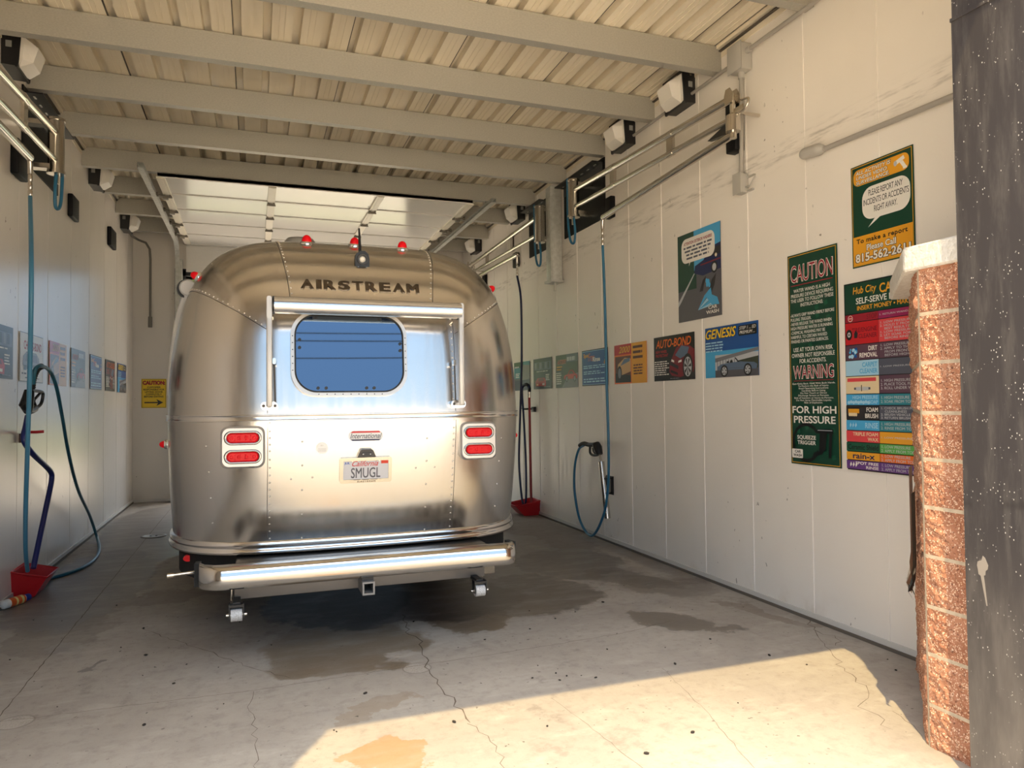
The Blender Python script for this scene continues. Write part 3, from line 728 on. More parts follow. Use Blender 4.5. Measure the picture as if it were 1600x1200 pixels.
def holder(label, x, sgn, yc, w, d, h, fl):
    t = thing('brush_holder', label, 'brush holder', (x+sgn*d/2, yc, 0), 'red brush holders on the floor')
    b = MB()
    def rect(e0, e1, y_, z): return [(x+sgn*e0, yc-y_, z), (x+sgn*e1, yc-y_, z), (x+sgn*e1, yc+y_, z), (x+sgn*e0, yc+y_, z)]
    o0 = rect(.0, d*.62, w*.40, .004); o1 = rect(0, d, w*.5, h*.72); 
    o1[0] = (x, yc-w*.5, h); o1[3] = (x, yc+w*.5, h)
    i1 = [(x+sgn*.012, yc-w*.5+.012, h-.002), (x+sgn*(d-.012), yc-w*.5+.012, h*.72-.002), (x+sgn*(d-.012), yc+w*.5-.012, h*.72-.002), (x+sgn*.012, yc+w*.5-.012, h-.002)]
    i0 = rect(.012, d*.62-.012, w*.40-.012, .02)
    vs = o0+o1+i1+i0; fs = [(0, 1, 2, 3)] + [(i, (i+1) % 4, 4+(i+1) % 4, 4+i) for i in range(4)] + [(4+i, 4+(i+1) % 4, 8+(i+1) % 4, 8+i) for i in range(4)] + [(8+i, 8+(i+1) % 4, 12+(i+1) % 4, 12+i) for i in range(4)] + [(12, 13, 14, 15)]
    b.add(vs, fs); b.build('bucket', REDP, t)
    b = MB(); b.tube(o1+[o1[0]], .008, 6); b.build('rim', REDP, t)
    return t
holder('red plastic brush holder on the floor at the far right wall', XR, -1, 9.30, .34, .36, .20, 0)
holder('red plastic brush holder on the floor at the left wall beside the spray can', XL, 1, 6.98, .36, .25, .22, 0)
# --- left: blue hose drop, foam brush pole and its loop
pl_ = [endL, LW(49, 420, .45), LW(47, 560, .42), LW(43, 700, .36), LW(40, 800, .30), LW(40, 860, .26), LW(43, 892, .22)]
hose_thing('supply_hose', 'pale blue hose dropping straight from the left boom into the red holder', 'hose', pl_, .0150, mat('pale_blue_hose', (.05, .20, .33), .4))
G = lambda x, y, z: Vector((x, y, z))
lp = [LW(52, 600, .20), LW(55, 578, .22), LW(64, 572, .24), LW(78, 580, .25), LW(88, 604, .25), LW(97, 650, .24), LW(108, 712, .21), LW(122, 765, .18), LW(140, 805, .13), at(151, 838, 2, .07), at(155, 857, 2, .018), at(148, 873, 2, .016), at(130, 886, 2, .016), at(105, 896, 2, .016), at(80, 903, 2, .016), at(70, 905, 2, .06)]
hose_thing('brush_hose', 'teal hose arching from the left foam brush down to the floor', 'hose', lp, .015, mat('teal_hose', (.015, .11, .17), .4))
t = thing('foam_brush', 'navy bent foam brush wand with a black trigger handle at the left wall', 'brush wand', tuple(LW(52, 890, .2)))
b = MB(); b.tube(spline([LW(43.5, 650, .16), LW(40, 668, .16), LW(37, 682, .16), LW(40, 694, .17), LW(52, 710, .19), LW(70, 727, .20), LW(79, 737, .21), LW(81, 746, .21), LW(78, 765, .21), LW(65, 826, .20), LW(52, 888, .19)], 6), .021, 12); b.build('wand', NAVYPOLE, t)
b = MB(); b.tube([LW(43, 636, .16), LW(43.5, 652, .16)], .013, 8); b.build('collar', STEEL, t)
b = MB()
b.tube([LW(46, 610, .17), LW(44, 622, .165), LW(41, 633, .16), LW(44, 643, .16)], [.035, .042, .05, .03], 12)
b.tube(spline([LW(36, 630, .16), LW(40, 636, .16), LW(46, 642, .16), LW(54, 638, .16)], 4), [.02]*3+[.03]*10, 8)
b.tube(spline([LW(46, 610.5, .17), LW(58, 611, .18), LW(66, 613, .18), LW(67, 619, .18), LW(64, 631, .17), LW(56, 638, .16), LW(47, 642, .16)], 5), .013, 8)
b.build('trigger_handle', BLACK, t)
b = MB(); b.tube([LW(63, 614, .18), LW(55, 623, .17), LW(53, 628, .17), LW(56, 634, .16)], .011, 7); b.build('trigger', BLACK, t)
b = MB(); b.tube(spline([LW(50, 607, .18), LW(51, 596, .19), LW(54, 585, .2), LW(59, 576, .21), LW(66, 572, .23)], 6), [.022+.004*(i % 2) for i in range(25)], 10); b.build('hose_guard', RUBBER, t)
p = LW(33, 681, .0); b = MB(); b.box((XL, p.y-.06, p.z-.055), (XL+.04, p.y+.06, p.z+.02), 1); b.tube([(XL+.03, p.y-.01, p.z+.03), (XL+.12, p.y-.05, p.z+.03), (XL+.17, p.y-.03, p.z+.033)], .012, 8, 0)
tag(b.build('pole_clip', [REDP, mat('dark_clip_metal', (.08, .04, .035), .5)], None, shift=tuple(p)), 'red clip on the left wall holding the navy wand', 'clip')
# spray can lying by the holder
p0 = at(3, 946, 2, .036); p1 = at(46, 932, 2, .036)
d = (p1-p0).normalized(); t = thing('spray_can', 'orange and white spray can lying on the floor at the left edge', 'can', tuple(p0))
def cl(prof, mi): b.lathe(prof, p0, d, 18, mi)
L = (p1-p0).length
b = MB(); cl([(.0, 0.0), (.030, .002), (.0345, .012), (.0345, L*.22)], 0); cl([(.0346, L*.22), (.0346, L*.75)], 1); cl([(.0347, L*.40), (.0347, L*.47)], 2); cl([(.0347, L*.60), (.0347, L*.68)], 2); cl([(.0345, L*.75), (.028, L*.79)], 0)
for k_ in range(3):
    pass
b.build('canister', [mat('can_white', (.7, .68, .64), .3), mat('can_orange', (.70, .11, .02), .35), mat('can_label', (.72, .60, .22), .4)], t)
b = MB(); cl([(.027, L*.79), (.027, L*.97), (.021, L)], 0); b.build('cap', mat('blue_cap', (.01, .03, .25), .4), t)
# ================================================================== column, boxes, conduits, pipe
p = RW(871, 447)
xa = at(861, 400, 1, 8.27).x; xm = (xa+XR)/2
t = thing('box_column', 'galvanized box column hanging on the right wall between the black boards', 'column', (xm, 8.37, 3.03))
b = MB(); b.box((xa, 8.27, 3.06), (XR-.015, 8.43, 4.24), 0, None, .006); b.box((xa-.006, 8.262, 3.06), (xa+.02, 8.275, 4.22)); b.box((xa-.004, 8.28, 3.1), (xa, 8.30, 4.2)); b.build('casing', GALVD, t)
b = MB(); b.box((xa-.015, 8.24, 3.03), (XR-.008, 8.46, 3.06)); b.build('foot_plate', GALVD, t)
b = MB(); b.cyl((xm, 8.35, 2.93), (xm, 8.35, 3.03), .016, seg=10); b.build('spigot', mat('pale_spigot', (.6, .58, .52), .5), t)
def box_thing(name, label, cat, a, c, m, group=None):
    b = MB(); b.box(a, c, 0, None, .012); lo = ((a[0]+c[0])/2, (a[1]+c[1])/2, min(a[2], c[2]))
    return tag(b.build(name, m, None, shift=lo), label, cat, group)
G_ = 'small black blocks on the walls'
box_thing('wall_block', 'small black block on the right wall at the end of the near boom', 'wall block', (XR-.06, 6.87, 3.51), (XR, 7.01, 3.74), BLACKM, G_)
box_thing('wall_block', 'small black block on the right wall at the end of the far boom', 'wall block', (XR-.06, 9.85, 3.515), (XR, 10.0, 3.73), BLACKM, G_)
box_thing('wall_block', 'small black block on the right wall behind the boom elbow', 'wall block', (XR-.09, 4.70, 3.50), (XR, 4.83, 3.92), BLACKM, G_)
box_thing('wall_block', 'small black block on the left wall under the left boom arms', 'wall block', (XL, 6.70, 3.40), (XL+.06, 6.97, 3.69), BLACKM, G_)
box_thing('wall_block', 'black block on the left wall, nearer of the two past the boom board', 'wall block', (XL, 8.57, 3.52), (XL+.05, 8.87, 3.76), BLACKM, G_)
box_thing('wall_block', 'black block on the left wall, farther of the two past the boom board', 'wall block', (XL, 10.72, 3.67), (XL+.05, 11.1, 3.92), BLACKM, G_)
box_thing('wall_block', 'small black block low behind the far boom arms on the right wall', 'wall block', (XR-.05, 11.4, 3.45), (XR, 11.55, 3.72), BLACKM, G_)
CONDU = mat('grey_conduit', (.40, .375, .335), .5, .1); JB = mat('grey_junction_box', (.47, .45, .41), .5)
t = thing('junction_box', 'grey square junction box high on the right wall above the boom elbow', 'junction box', (XR, 4.66, 4.08))
b = MB(); b.box((XR-.11, 4.59, 4.10), (XR, 4.74, 4.31), 0, None, .012); b.build('box', JB, t)
b = MB(); b.box((XR-.122, 4.58, 4.095), (XR-.11, 4.75, 4.315), 0, None, .006); b.cyl((XR-.05, 4.665, 4.05), (XR-.05, 4.665, 4.10), .026); b.cyl((XR-.05, 4.55, 4.24), (XR-.05, 4.60, 4.24), .024); b.build('cover', JB, t)
b = MB(); b.cyl((XR-.05, 4.665, 4.07), (XR-.03, 4.715, 3.30), .018); tag(b.build('conduit', CONDU, None, shift=(XR-.05, 4.69, 3.30)), 'vertical grey conduit on the right wall between the two junction boxes', 'conduit', 'grey conduits on the right wall')
b = MB(); b.tube([(XR-.05, 2.3, 4.245), (XR-.05, 4.58, 4.24)], .016, 10); tag(b.build('conduit', CONDU, None, shift=(XR-.05, 3.4, 4.24)), 'grey conduit along the right wall top from the junction box toward the camera', 'conduit', 'grey conduits on the right wall')
b = MB(); b.tube([(XR-.035, 4.75, 4.225), (XR-.035, 6.4, 4.22)], .014, 10); tag(b.build('conduit', CONDU, None, shift=(XR-.035, 5.4, 4.22)), 'grey conduit along the right wall top joining junction box and near wall lights', 'conduit', 'grey conduits on the right wall')
t = thing('outlet_box', 'grey outlet box with open cover below the vertical conduit', 'junction box', (XR, 4.70, 3.15))
b = MB(); b.box((XR-.075, 4.665, 3.155), (XR, 4.755, 3.31), 0, None, .008); b.build('box', JB, t)
b = MB(); b.box((XR-.082, 4.66, 3.15), (XR-.075, 4.76, 3.315)); b.tube(spline([(XR-.03, 4.665, 3.2), (XR-.04, 4.60, 3.19), (XR-.05, 4.55, 3.22), (XR-.03, 4.55, 3.25)], 4), .006, 6); b.box((XR-.02, 4.60, 3.16), (XR, 4.665, 3.175)); b.box((XR-.02, 4.58, 3.27), (XR, 4.665, 3.28)); b.build('cover', JB, t)
t = thing('elbow_fitting', 'grey conduit elbow fitting above the surveillance sign', 'conduit fitting', (XR, 3.92, 3.18))
b = MB(); b.tube(spline([(XR-.045, 4.03, 3.235), (XR-.05, 3.98, 3.235), (XR-.05, 3.88, 3.225), (XR-.045, 3.82, 3.215)], 4), [.022, .03, .037]+[.040]*7+[.032, .026, .022], 12); b.box((XR-.05, 3.85, 3.225), (XR, 3.90, 3.25)); b.build('fitting', JB, t)
b = MB(); b.tube([(XR-.04, 3.84, 3.215), (XR-.04, 2.3, 3.17)], .017, 10); tag(b.build('conduit', CONDU, None, shift=(XR-.04, 3.0, 3.17)), 'grey conduit running from the elbow fitting toward the black jamb', 'conduit', 'grey conduits on the right wall')
b = MB(); yb = YB-.03
b.tube([(XL+.03, 12.3, 4.2), (-1.80, 12.6, 4.2), (-1.74, 12.80, 4.19), (-1.64, yb, 4.16), (-1.585, yb, 4.06), (-1.575, yb, 3.9), (-1.575, yb, 2.95)], .018, 10)
b.cyl((-1.575, yb, 2.80), (-1.575, yb, 2.97), .03, seg=10)
tag(b.build('corner_pipe', mat('grey_pipe', (.20, .185, .16), .5), None, shift=(-1.575, yb, 2.8)), 'grey pipe bending down the back wall in the far left corner', 'pipe')
# drain cover
p = at(240, 838, 2, 0); b = MB(); b.lathe([(.14, .0), (.14, .008), (.11, .010), (.10, .004), (.02, .004)], (p.x, p.y, 0), (0, 0, 1), 20); b.cyl((p.x-.03, p.y, .004), (p.x-.03, p.y, .009), .012, seg=8, mi=1); b.cyl((p.x+.03, p.y, .004), (p.x+.03, p.y, .009), .012, seg=8, mi=1)
tag(b.build('drain_cover', [mat('drain_metal', (.28, .27, .25), .5, .3), BLACK], None, shift=(p.x, p.y, 0)), 'round metal drain cover in the floor left of the trailer', 'drain')
# loose crumbs of dirt
CRUMB = mat('dirt_crumb', (.035, .028, .022), .95)
b = MB(); b.ball((0, 0, .008), .013, 0, 1, (1, .8, .65)); proto = None
rnd = random.Random(5)
spots = [(-.72, 5.58), (-.63, 4.98), (-.38, 4.72), (-.6, 4.62), (-.42, 4.42), (-.2, 4.6), (.1, 4.9), (-.15, 4.03), (-.5, 3.9), (-.95, 4.3), (.35, 3.52), (.36, 3.50), (.9, 3.4), (1.9, 5.0), (2.0, 4.75), (2.2, 4.85), (2.05, 4.05), (2.25, 4.3), (1.55, 3.95), (1.6, 3.8), (1.64, 3.74), (1.72, 3.72), (1.78, 3.66), (1.58, 3.7), (1.45, 3.78), (2.4, 3.95), (2.75, 3.98), (2.3, 3.68), (2.9, 3.6), (1.4, 4.5), (1.2, 4.42), (1.75, 4.6), (.55, 3.9), (-.3, 3.2), (.2, 2.95), (1.3, 3.2), (1.9, 2.9), (2.3, 3.1), (3.0, 3.4), (3.5, 3.3), (3.4, 3.15), (2.5, 5.0), (1.05, 5.05), (-1.4, 5.2), (-1.5, 6.1), (-1.3, 6.0), (-1.0, 6.3), (-.8, 5.2), (-.1, 5.5), (1.6, 2.8)]
for i, (x, y) in enumerate(spots):
    if proto is None: proto = b.build('dirt_crumb', CRUMB, None, shift=(0, 0, 0)); ob = proto
    else: ob = proto.copy(); COL.objects.link(ob)
    s = rnd.choice((.3, .35, .45, .55, .75)); ob.location = (x, y, 0); ob.rotation_euler = (0, 0, rnd.uniform(0, 6)); ob.scale = (s*rnd.uniform(1, 1.7), s, s)
    tag(ob, 'small dark crumb of dirt on the concrete floor', 'dirt', 'dirt crumbs on the floor')
# ================================================================== travel trailer
TA, TC, TM1, TM2, TK, TBE, TZ0, TR1, TR2, TLEN = 1.253, 1.325, 2.359, 3.9, 2.583, .784, 1.413, 4.864, 2.1, 7.0
def plan(x, x0=.6, rad=8.0):
    v = min(max((abs(x)-x0)/(TA-x0), 0), 1)
    return x*x/(2*rad)+TBE*(1-(1-v**TK)**(1/TK))
TB = plan(TA)
def gh(z):
    if z >= TZ0:
        q = min((z-TZ0)/TC, 1); return (1-q**TM1)**(1/TR1), (1-q**TM2)**(1/TR2), .055*min(z-TZ0, .75)
    t = (TZ0-z)/.8; return 1-.02*t*t, 1, .12*t**1.2
def ysurf(x, z):
    g, h, tk = gh(z); return TB-(TB-plan(min(abs(x)/max(g, 1e-6), TA)))*h+tk
def S(x, z, off=0.0):
    p = Vector((x, ysurf(x, z), z)); return p+off*SN(x, z)
def SN(x, z):
    e = .004; dx = (ysurf(x+e, z)-ysurf(x-e, z))/(2*e); dz = (ysurf(x, z+e)-ysurf(x, z-e))/(2*e)
    return Vector((dx, -1, dz)).normalized()
trl = thing('travel_trailer', 'polished silver travel trailer parked in the bay with its rear window and bumper facing out', 'trailer', (.689, 4.75, 0)); ORI[trl.name] = (0, 0, 0)
def mat_alu():
    m = mat('brushed_aluminium', (.69, .67, .64), .22, 1.0); k = NT(m); c = k.coord()
    n = k.noise(k.map(c, (14, 14, .3)), 2, 1, .5)
    k.put(k.b.inputs['Roughness'], k.ramp(n, .3, .7, .19, .24))
    k.b.inputs['Anisotropic'].default_value = .35
    k.bump(k.noise(k.map(c, (1, 1, .6)), 1.3, 2), .10, .02)
    return m
ALU = mat_alu(); ALUT = mat('polished_trim', (.82, .81, .80), .14, 1.0); RIV = mat('rivet_metal', (.88, .86, .82), .25, 1.0); SEAM = mat('panel_seam_dark', (.10, .09, .08), .5, .5)
# shell
N = 34
half = [TA*(1-(1-i/N)**1.0)**1.0 for i in range(N+1)]
half = [TA*math.sin(math.pi/2*i/N)**.9 for i in range(N+1)]
half = sorted(set([.15*i for i in range(5)]+[.6+.653*(1-(1-i/26)**2.2) for i in range(27)]))
xs_ = [-v for v in half[::-1]]+half[1:]
zr = [.60, .66, .75, .85, .95, 1.05, 1.15, 1.25, 1.33, 1.38, TZ0]
for i in range(1, 41):
    ph = math.pi/2*(1-(1-i/40)**1.9); zr.append(TZ0+TC*(math.sin(ph)**(2/TM1)))
vs = []; ring = None
for z in zr:
    g, h, tk = gh(z)
    rr = [(x*g, TB-(TB-plan(x))*h+tk, z) for x in xs_]
    fr = [(x, TLEN-y, z_) for x, y, z_ in rr[::-1]]
    row = rr+fr; ring = len(row); vs += row
fs = [(r*ring+c, r*ring+(c+1) % ring, (r+1)*ring+(c+1) % ring, (r+1)*ring+c) for r in range(len(zr)-1) for c in range(ring)]
b = MB(); b.add(vs, fs, 0, True); b.build('body_shell', ALU, trl)
def band(z, h, off, mi=0, prof=None, b=None, ztop=None):
    """trim strip that follows the shell all round the rear and along the sides"""
    prof = prof or [(0, 0), (off, h*.15), (off, h*.85), (0, h)]
    pts = []
    ss = [x*.9995 for x in xs_]
    g, hh, tk = gh(z)
    loop_ = [(x*g, plan(x)+tk) for x in ss]
    loop_ = [(loop_[0][0], TLEN-TB)]+loop_+[(loop_[-1][0], TLEN-TB)]
    n = len(prof); vs = []
    for i, (x, y) in enumerate(loop_):
        a, c = loop_[max(i-1, 0)], loop_[min(i+1, len(loop_)-1)]; d = Vector((c[0]-a[0], c[1]-a[1])).normalized(); nm = Vector((d.y, -d.x))
        for o, dz in prof: vs.append((x+nm.x*o, y+nm.y*o, z+dz))
    fs = [(i*n+j, i*n+(j+1) % n, (i+1)*n+(j+1) % n, (i+1)*n+j) for i in range(len(loop_)-1) for j in range(n)]
    b.add(vs, fs, mi, True)
b = MB(); band(1.430, .042, .014, 0, [(-.005, 0), (.012, 0), (.012, .007), (.006, .010), (.010, .021), (.006, .032), (.012, .035), (.012, .042), (-.005, .042)], b); b.build('belt_rail', ALUT, trl)
b = MB(); band(.585, .10, .03, 0, [(-.01, 0), (.028, 0), (.034, .012), (.030, .026), (.016, .034), (.024, .045), (.028, .060), (.022, .075), (.010, .085), (-.01, .09)], b); b.build('bottom_rail', ALUT, trl)
# underbelly and running gear
b = MB(); b.prism([(x*.955, plan(x)*.97+.19) for x in xs_]+[(x*.955, TLEN-plan(x)*.97-.19) for x in xs_[::-1]], .40, .60, 2); b.build('underbelly', mat('black_belly_pan', (.010, .010, .010), .75), trl)
for y in (2.7, 3.6):
    for sx in (-1, 1):
        b = MB(); b.lathe([(.20, -.10), (.33, -.10), (.365, -.07), (.37, 0), (.365, .07), (.33, .10), (.20, .10)], (sx*1.05, y, .37), (1, 0, 0), 28)
        wv = b.build('wheel', RUBBER, trl); h = MB(); h.lathe([(.03, .03), (.06, .07), (.14, .05), (.19, .09), (.2, .09)], (sx*1.05, y, .37), (sx, 0, 0), 20); h.build('rim', ALUT, wv)
b = MB()
for y in (2.7, 3.6): b.cyl((-.95, y, .37), (.95, y, .37), .04, seg=10)
b.box((-.62, .35, .42), (-.54, 6.4, .55)); b.box((.54, .35, .42), (.62, 6.4, .55)); b.build('chassis', BLACK, trl)
# seams and rivets
b = MB(); rv = []
def seam_pts(pts, n, off=.0006): return [S(*p, off) for p in pts]
def poly(pts, n=10):
    q = spline([(x, 0, z) for x, z in pts], n); return [(v.x, v.z) for v in q]
TL = [(-.545, 2.70), (-.533, 2.62), (-.516, 2.52), (-.49, 2.38), (-.476, 2.27), (-.47, 2.20)]
LL = [(-1.125, 2.325), (-1.03, 2.275), (-.906, 2.197), (-.782, 2.12), (-.66, 2.04), (-.615, 2.012)]
lines_ = [TL, [(-x, z) for x, z in TL], LL, [(-x, z) for x, z in LL], [(-.612, 2.16), (-.610, 1.8), (-.612, 1.48)], [(.605, 2.16), (.605, 1.8), (.603, 1.48)],
          [(-.612, 1.42), (-.612, 1.1), (-.614, .85), (-.612, .68)], [(.606, 1.42), (.603, 1.1), (.600, .85), (.597, .68)],
          [(-.475, 2.20), (-.55, 2.185), (-.598, 2.165), (-.612, 2.12)], [(.475, 2.20), (.55, 2.185), (.598, 2.165), (.612, 2.12)]]
def walk(pts, step):
    out = []; acc = 0; prev = S(*pts[0])
    out.append(pts[0])
    for p in pts[1:]:
        q = S(*p); acc += (q-prev).length; prev = q
        if acc >= step: out.append(p); acc = 0
    return out
for i, l in enumerate(lines_):
    P = poly(l, 24); b.tube([S(*p, .0002) for p in P[::3]], .0022 if i < 8 else .001, 5)
    sh = .014 if l[0][0] < 0 else -.014
    for p in walk(P, .041):
        rv.append((p[0]+(sh if i not in (2, 3) else 0), p[1]+(.016 if i in (2, 3) else 0)))
b.build('panel_seam', SEAM, trl)
for x, z in [(s*.403, v) for s in (-1, 1) for v in (1.297, 1.145, .987, .827, .672)]+[(s*w_, v) for s in (-1, 1) for w_, v in ((.975, 1.278), (.96, 1.115), (.95, .95), (.94, .79), (.922, .635))]+[(-.47, 1.06), (-.34, 1.065), (.33, 1.1), (.46, 1.1), (-.96, 2.5), (.96, 2.5)]:
    rv.append((x, z))
b = MB()
for x, z in rv:
    p = S(x, z); n = SN(x, z); b.lathe([(.0066, 0), (.0056, .0030), (.0032, .0046), (.0006, .0050)], p-n*.0004, n, 8)
o = b.build('rivets', RIV, trl); o['kind'] = 'stuff'
# rear window, a flat unit leaning with the shell
WZ0, WZ1, WX0, WX1 = 1.585, 2.130, -.473, .265
ya, yb_ = -.022, -.022+(WZ1-WZ0)*math.tan(R(5.2))
tl = math.atan2(yb_-ya, WZ1-WZ0)
wc = Vector(((WX0+WX1)/2, (ya+yb_)/2, (WZ0+WZ1)/2)); ww, wh = (WX1-WX0)/2, (WZ1-WZ0)/2/math.cos(tl)
WT = Matrix.Translation(wc) @ Matrix.Rotation(R(90)-tl, 4, 'X')    # local x right, y up, z out of the glass
def slab(b, outer, inner, z0, z1, mi, T):
    n = len(outer); vs = [(x, y, z0) for x, y in outer]+[(x, y, z1) for x, y in outer]+[(x, y, z1) for x, y in inner]+[(x, y, z0) for x, y in inner]
    b.add(vs, [(k_*n+i, k_*n+(i+1) % n, ((k_+1) % 4)*n+(i+1) % n, ((k_+1) % 4)*n+i) for k_ in range(4) for i in range(n)], mi, False, T)
win = None
b = MB(); slab(b, rrect(-ww, -wh, ww, wh, .155, 10), rrect(-ww+.024, -wh+.024, ww-.024, wh-.024, .135, 10), -.085, .008, 0, WT)
for i in range(64):
    P = rrect(-ww+.010, -wh+.010, ww-.010, wh-.010, .147, 16); q = P[int(i*len(P)/64)]
    # rivets of the frame, spaced along straight runs too
for sx in range(9):
    for yy in (-wh+.011, wh-.011): b.lathe([(.004, 0), (.003, .002), (.0005, .003)], (-.2+.4*sx/8, yy, .008), (0, 0, 1), 7, 1, WT)
for sy in range(6):
    for xx in (-ww+.011, ww-.011): b.lathe([(.004, 0), (.003, .002), (.0005, .003)], (xx, -.11+.22*sy/5, .008), (0, 0, 1), 7, 1, WT)
win = b.build('window', [mat('window_flange', (.60, .58, .55), .35, .6), SEAM], trl)
b = MB(); slab(b, rrect(-ww+.022, -wh+.022, ww-.022, wh-.022, .137, 10), rrect(-ww+.031, -wh+.031, ww-.031, wh-.031, .130, 10), -.02, .014, 0, WT); b.build('gasket', RUBBER, win)
GL = mat('tinted_window_glass', (.115, .165, .24), .02, 1.0, .5)
b = MB(); pts = rrect(-ww+.028, -wh+.028, ww-.028, wh-.028, .132, 10); b.prism(pts, -.02, .006, 2, 0, WT); b.build('glass', GL, win)
b = MB(); b.box((-.235, wh-.058, .006), (.205, wh-.034, .014), 0, WT); b.build('header_bar', mat('bar_dark', (.03, .04, .05), .3, .3), win)
for x, y in ((-ww+.053, .085), (-ww+.053, .035), (ww-.045, .07), (ww-.045, .025), (-.205, -wh+.05), (-.155, -wh+.05), (.10, -wh+.05), (.148, -wh+.05), (-.215, wh-.045), (.185, wh-.045)):
    b = MB(); b.cyl(WT @ Vector((x, y, .005)), WT @ Vector((x, y, .016)), .010, seg=12); b.build('window_stud', BLACK, win)
b = MB(); b.box((.10, wh+.0, .0), (.14, wh+.014, .025), 0, WT); b.build('pull_tab', mat('bar_grey', (.35, .35, .35), .4, .6), win)
# window awning: roller, two arms, feet, cord
yr_ = -.085
aw = None
b = MB(); b.cyl((-.575, yr_, 2.148), (.612, yr_, 2.148), .053, seg=28); aw = b.build('awning_roller', mat('awning_case', (.80, .80, .81), .22, .9), trl)
for sx in (-1, 1):
    x = .618 if sx > 0 else -.600
    b = MB(); b.box((x-.020, yr_-.02, 1.52), (x+.014, yr_+.012, 2.12), 0, None, .006); b.prism(rrect(x-.018, 2.06, x+.012, 2.20, .014), yr_-.022, yr_+.014, 1)
    b.box((x-.005, yr_+.01, 2.16), (x+.008, ysurf(x, 2.17)+.01, 2.18)); b.box((x-.012, yr_, 1.515), (x+.006, .01, 1.535))
    arm = b.build('awning_arm', mat('arm_painted', (.56, .55, .53), .4, .3), trl)
    b = MB(); b.cyl((x-sx*.022, yr_, 2.148), (x-sx*.014, yr_, 2.148), .045, seg=18); b.box((x-sx*.03, yr_-.012, 2.09), (x-sx*.016, yr_+.01, 2.20)); b.build('end_bracket', BLACK, arm)
    b = MB(); b.prism(rrect(x-.052, 1.50, x+.046, 1.552, .024), -.018, .02, 1); b.lathe([(.01, 0), (.008, .006)], (x-.036, -.018, 1.526), (0, -1, 0), 8, 1); b.lathe([(.01, 0), (.008, .006)], (x+.032, -.018, 1.526), (0, -1, 0), 8, 1); b.build('foot', [ALUT, SEAM], arm)
    b = MB(); xi = x+.027 if sx < 0 else x-.030
    b.cyl((xi, -.012, 1.79), (xi+.006, -.012, 1.53), .005, seg=6, mi=1); b.prism(rrect(xi-.010, 1.785, xi+.010, 1.825, .009), -.02, .01, 1, 0); b.build('stay_rod', [ALUT, SEAM], arm)
    b = MB(); b.tube([S(x-sx*.02, 2.09, .0), S(x-sx*.02, 2.09, .03)], .008, 8); b.build('bolt', STEEL, arm)
# raised lettering
def on_shell(b, body, x0, x1, z0, z1, mi, bold=.0, depth=.006, shear=0, rot=0.0):
    vs, fs, a0, b0, a1, b1 = text_geo(body, bold, shear)
    top = []; bot = []
    for i, (u, v) in enumerate(vs):
        x = x0+(u-a0)/(a1-a0)*(x1-x0); z = z0+(v-b0)/(b1-b0)*(z1-z0)
        top.append(S(x, z, depth+.0002*(i//LAYER[id(vs)]))); bot.append(S(x, z, -.002))
    n = len(vs); b.add(top, [f[::-1] for f in fs], mi)
    ec = {}
    for f in fs:
        for i in range(len(f)):
            e = (f[i], f[(i+1) % len(f)]); ec[tuple(sorted(e))] = None if tuple(sorted(e)) in ec else e
    b.add(top+bot, [(e[0], e[1], n+e[1], n+e[0]) for e in ec.values() if e], mi)
b = MB(); ltr = 'AIRSTREAM'; wd = [1.12, .46, 1.05, 1.02, .98, 1.05, .98, 1.12, 1.12]; gap = .16; tot = sum(wd)+gap*8; xx = -.405; sc_ = .787/tot
for ch, wdt in zip(ltr, wd):
    on_shell(b, ch, xx, xx+wdt*sc_, 2.288, 2.354, 0, .040, .008); xx += (wdt+gap)*sc_
b.build('name_lettering', mat('dark_chrome_letter', (.10, .08, .06), .25, .8), trl)
# marker lamps on the crown, the sides
RLENS = mat('red_lens', (.66, .003, .008), .3, 0, .2, **{'Emission Color': (1, .02, .03, 1), 'Emission Strength': .04})
def marker(p, n, r=.037, sub='marker_light'):
    b = MB(); b.lathe([(r*1.25, -.004), (r*1.25, .006), (r*1.08, .016)], p, n, 18); m_ = b.build(sub, CHROME, trl)
    b = MB(); b.lathe([(r*.95, .012), (r*.93, .022), (r*.86, r*.6+.012), (r*.68, r*1.0+.012), (r*.4, r*1.25+.012), (r*.1, r*1.35+.012)], p, n, 18); b.build('lens', RLENS, m_)
for x in (-.338, .0, .345):
    z = 2.685 if abs(x) < .1 else 2.675; p = S(x, z); marker(p, Vector((0, -.25, 1)).normalized())
for sx in (-1, 1):
    p = S(sx*1.055, 2.42); n = Vector((sx, -.25, .55)).normalized(); marker(p, n, .030)
    marker(Vector((sx*(TA+.002), .72, 1.27)), Vector((sx, -.05, 0)), .026)
# rear camera with antenna
cp = S(.020, 2.535); b = MB(); fy = cp.y-.055
b.prism([(-.038, 2.455), (.058, 2.455), (.060, 2.53), (.052, 2.565), (.010+.02, 2.585), (-.0, 2.585), (-.030, 2.565), (-.038, 2.53)], fy, cp.y+.05, 1); rc = b.build('rear_camera', BLACK, trl)
b = MB(); b.lathe([(.036, .0), (.036, .012), (.030, .018), (.028, .004)], (.010, fy, 2.525), (0, -1, 0), 20); b.build('bezel', mat('camera_bezel', (.06, .06, .06), .35), rc)
b = MB(); b.lathe([(.022, 0), (.020, .010), (.012, .014)], (.010, fy, 2.525), (0, -1, 0), 18); b.build('lens_ring', mat('lens_pale', (.75, .70, .60), .3), rc)
b = MB(); b.box((-.036, fy-.004, 2.455), (.056, fy+.0, 2.487)); b.lathe([(.004, 0), (.004, .004)], (-.018, fy-.004, 2.47), (0, -1, 0), 8, 1); b.lathe([(.004, 0), (.004, .004)], (.038, fy-.004, 2.47), (0, -1, 0), 8, 1); b.build('bracket', [BLACK, STEEL], rc)
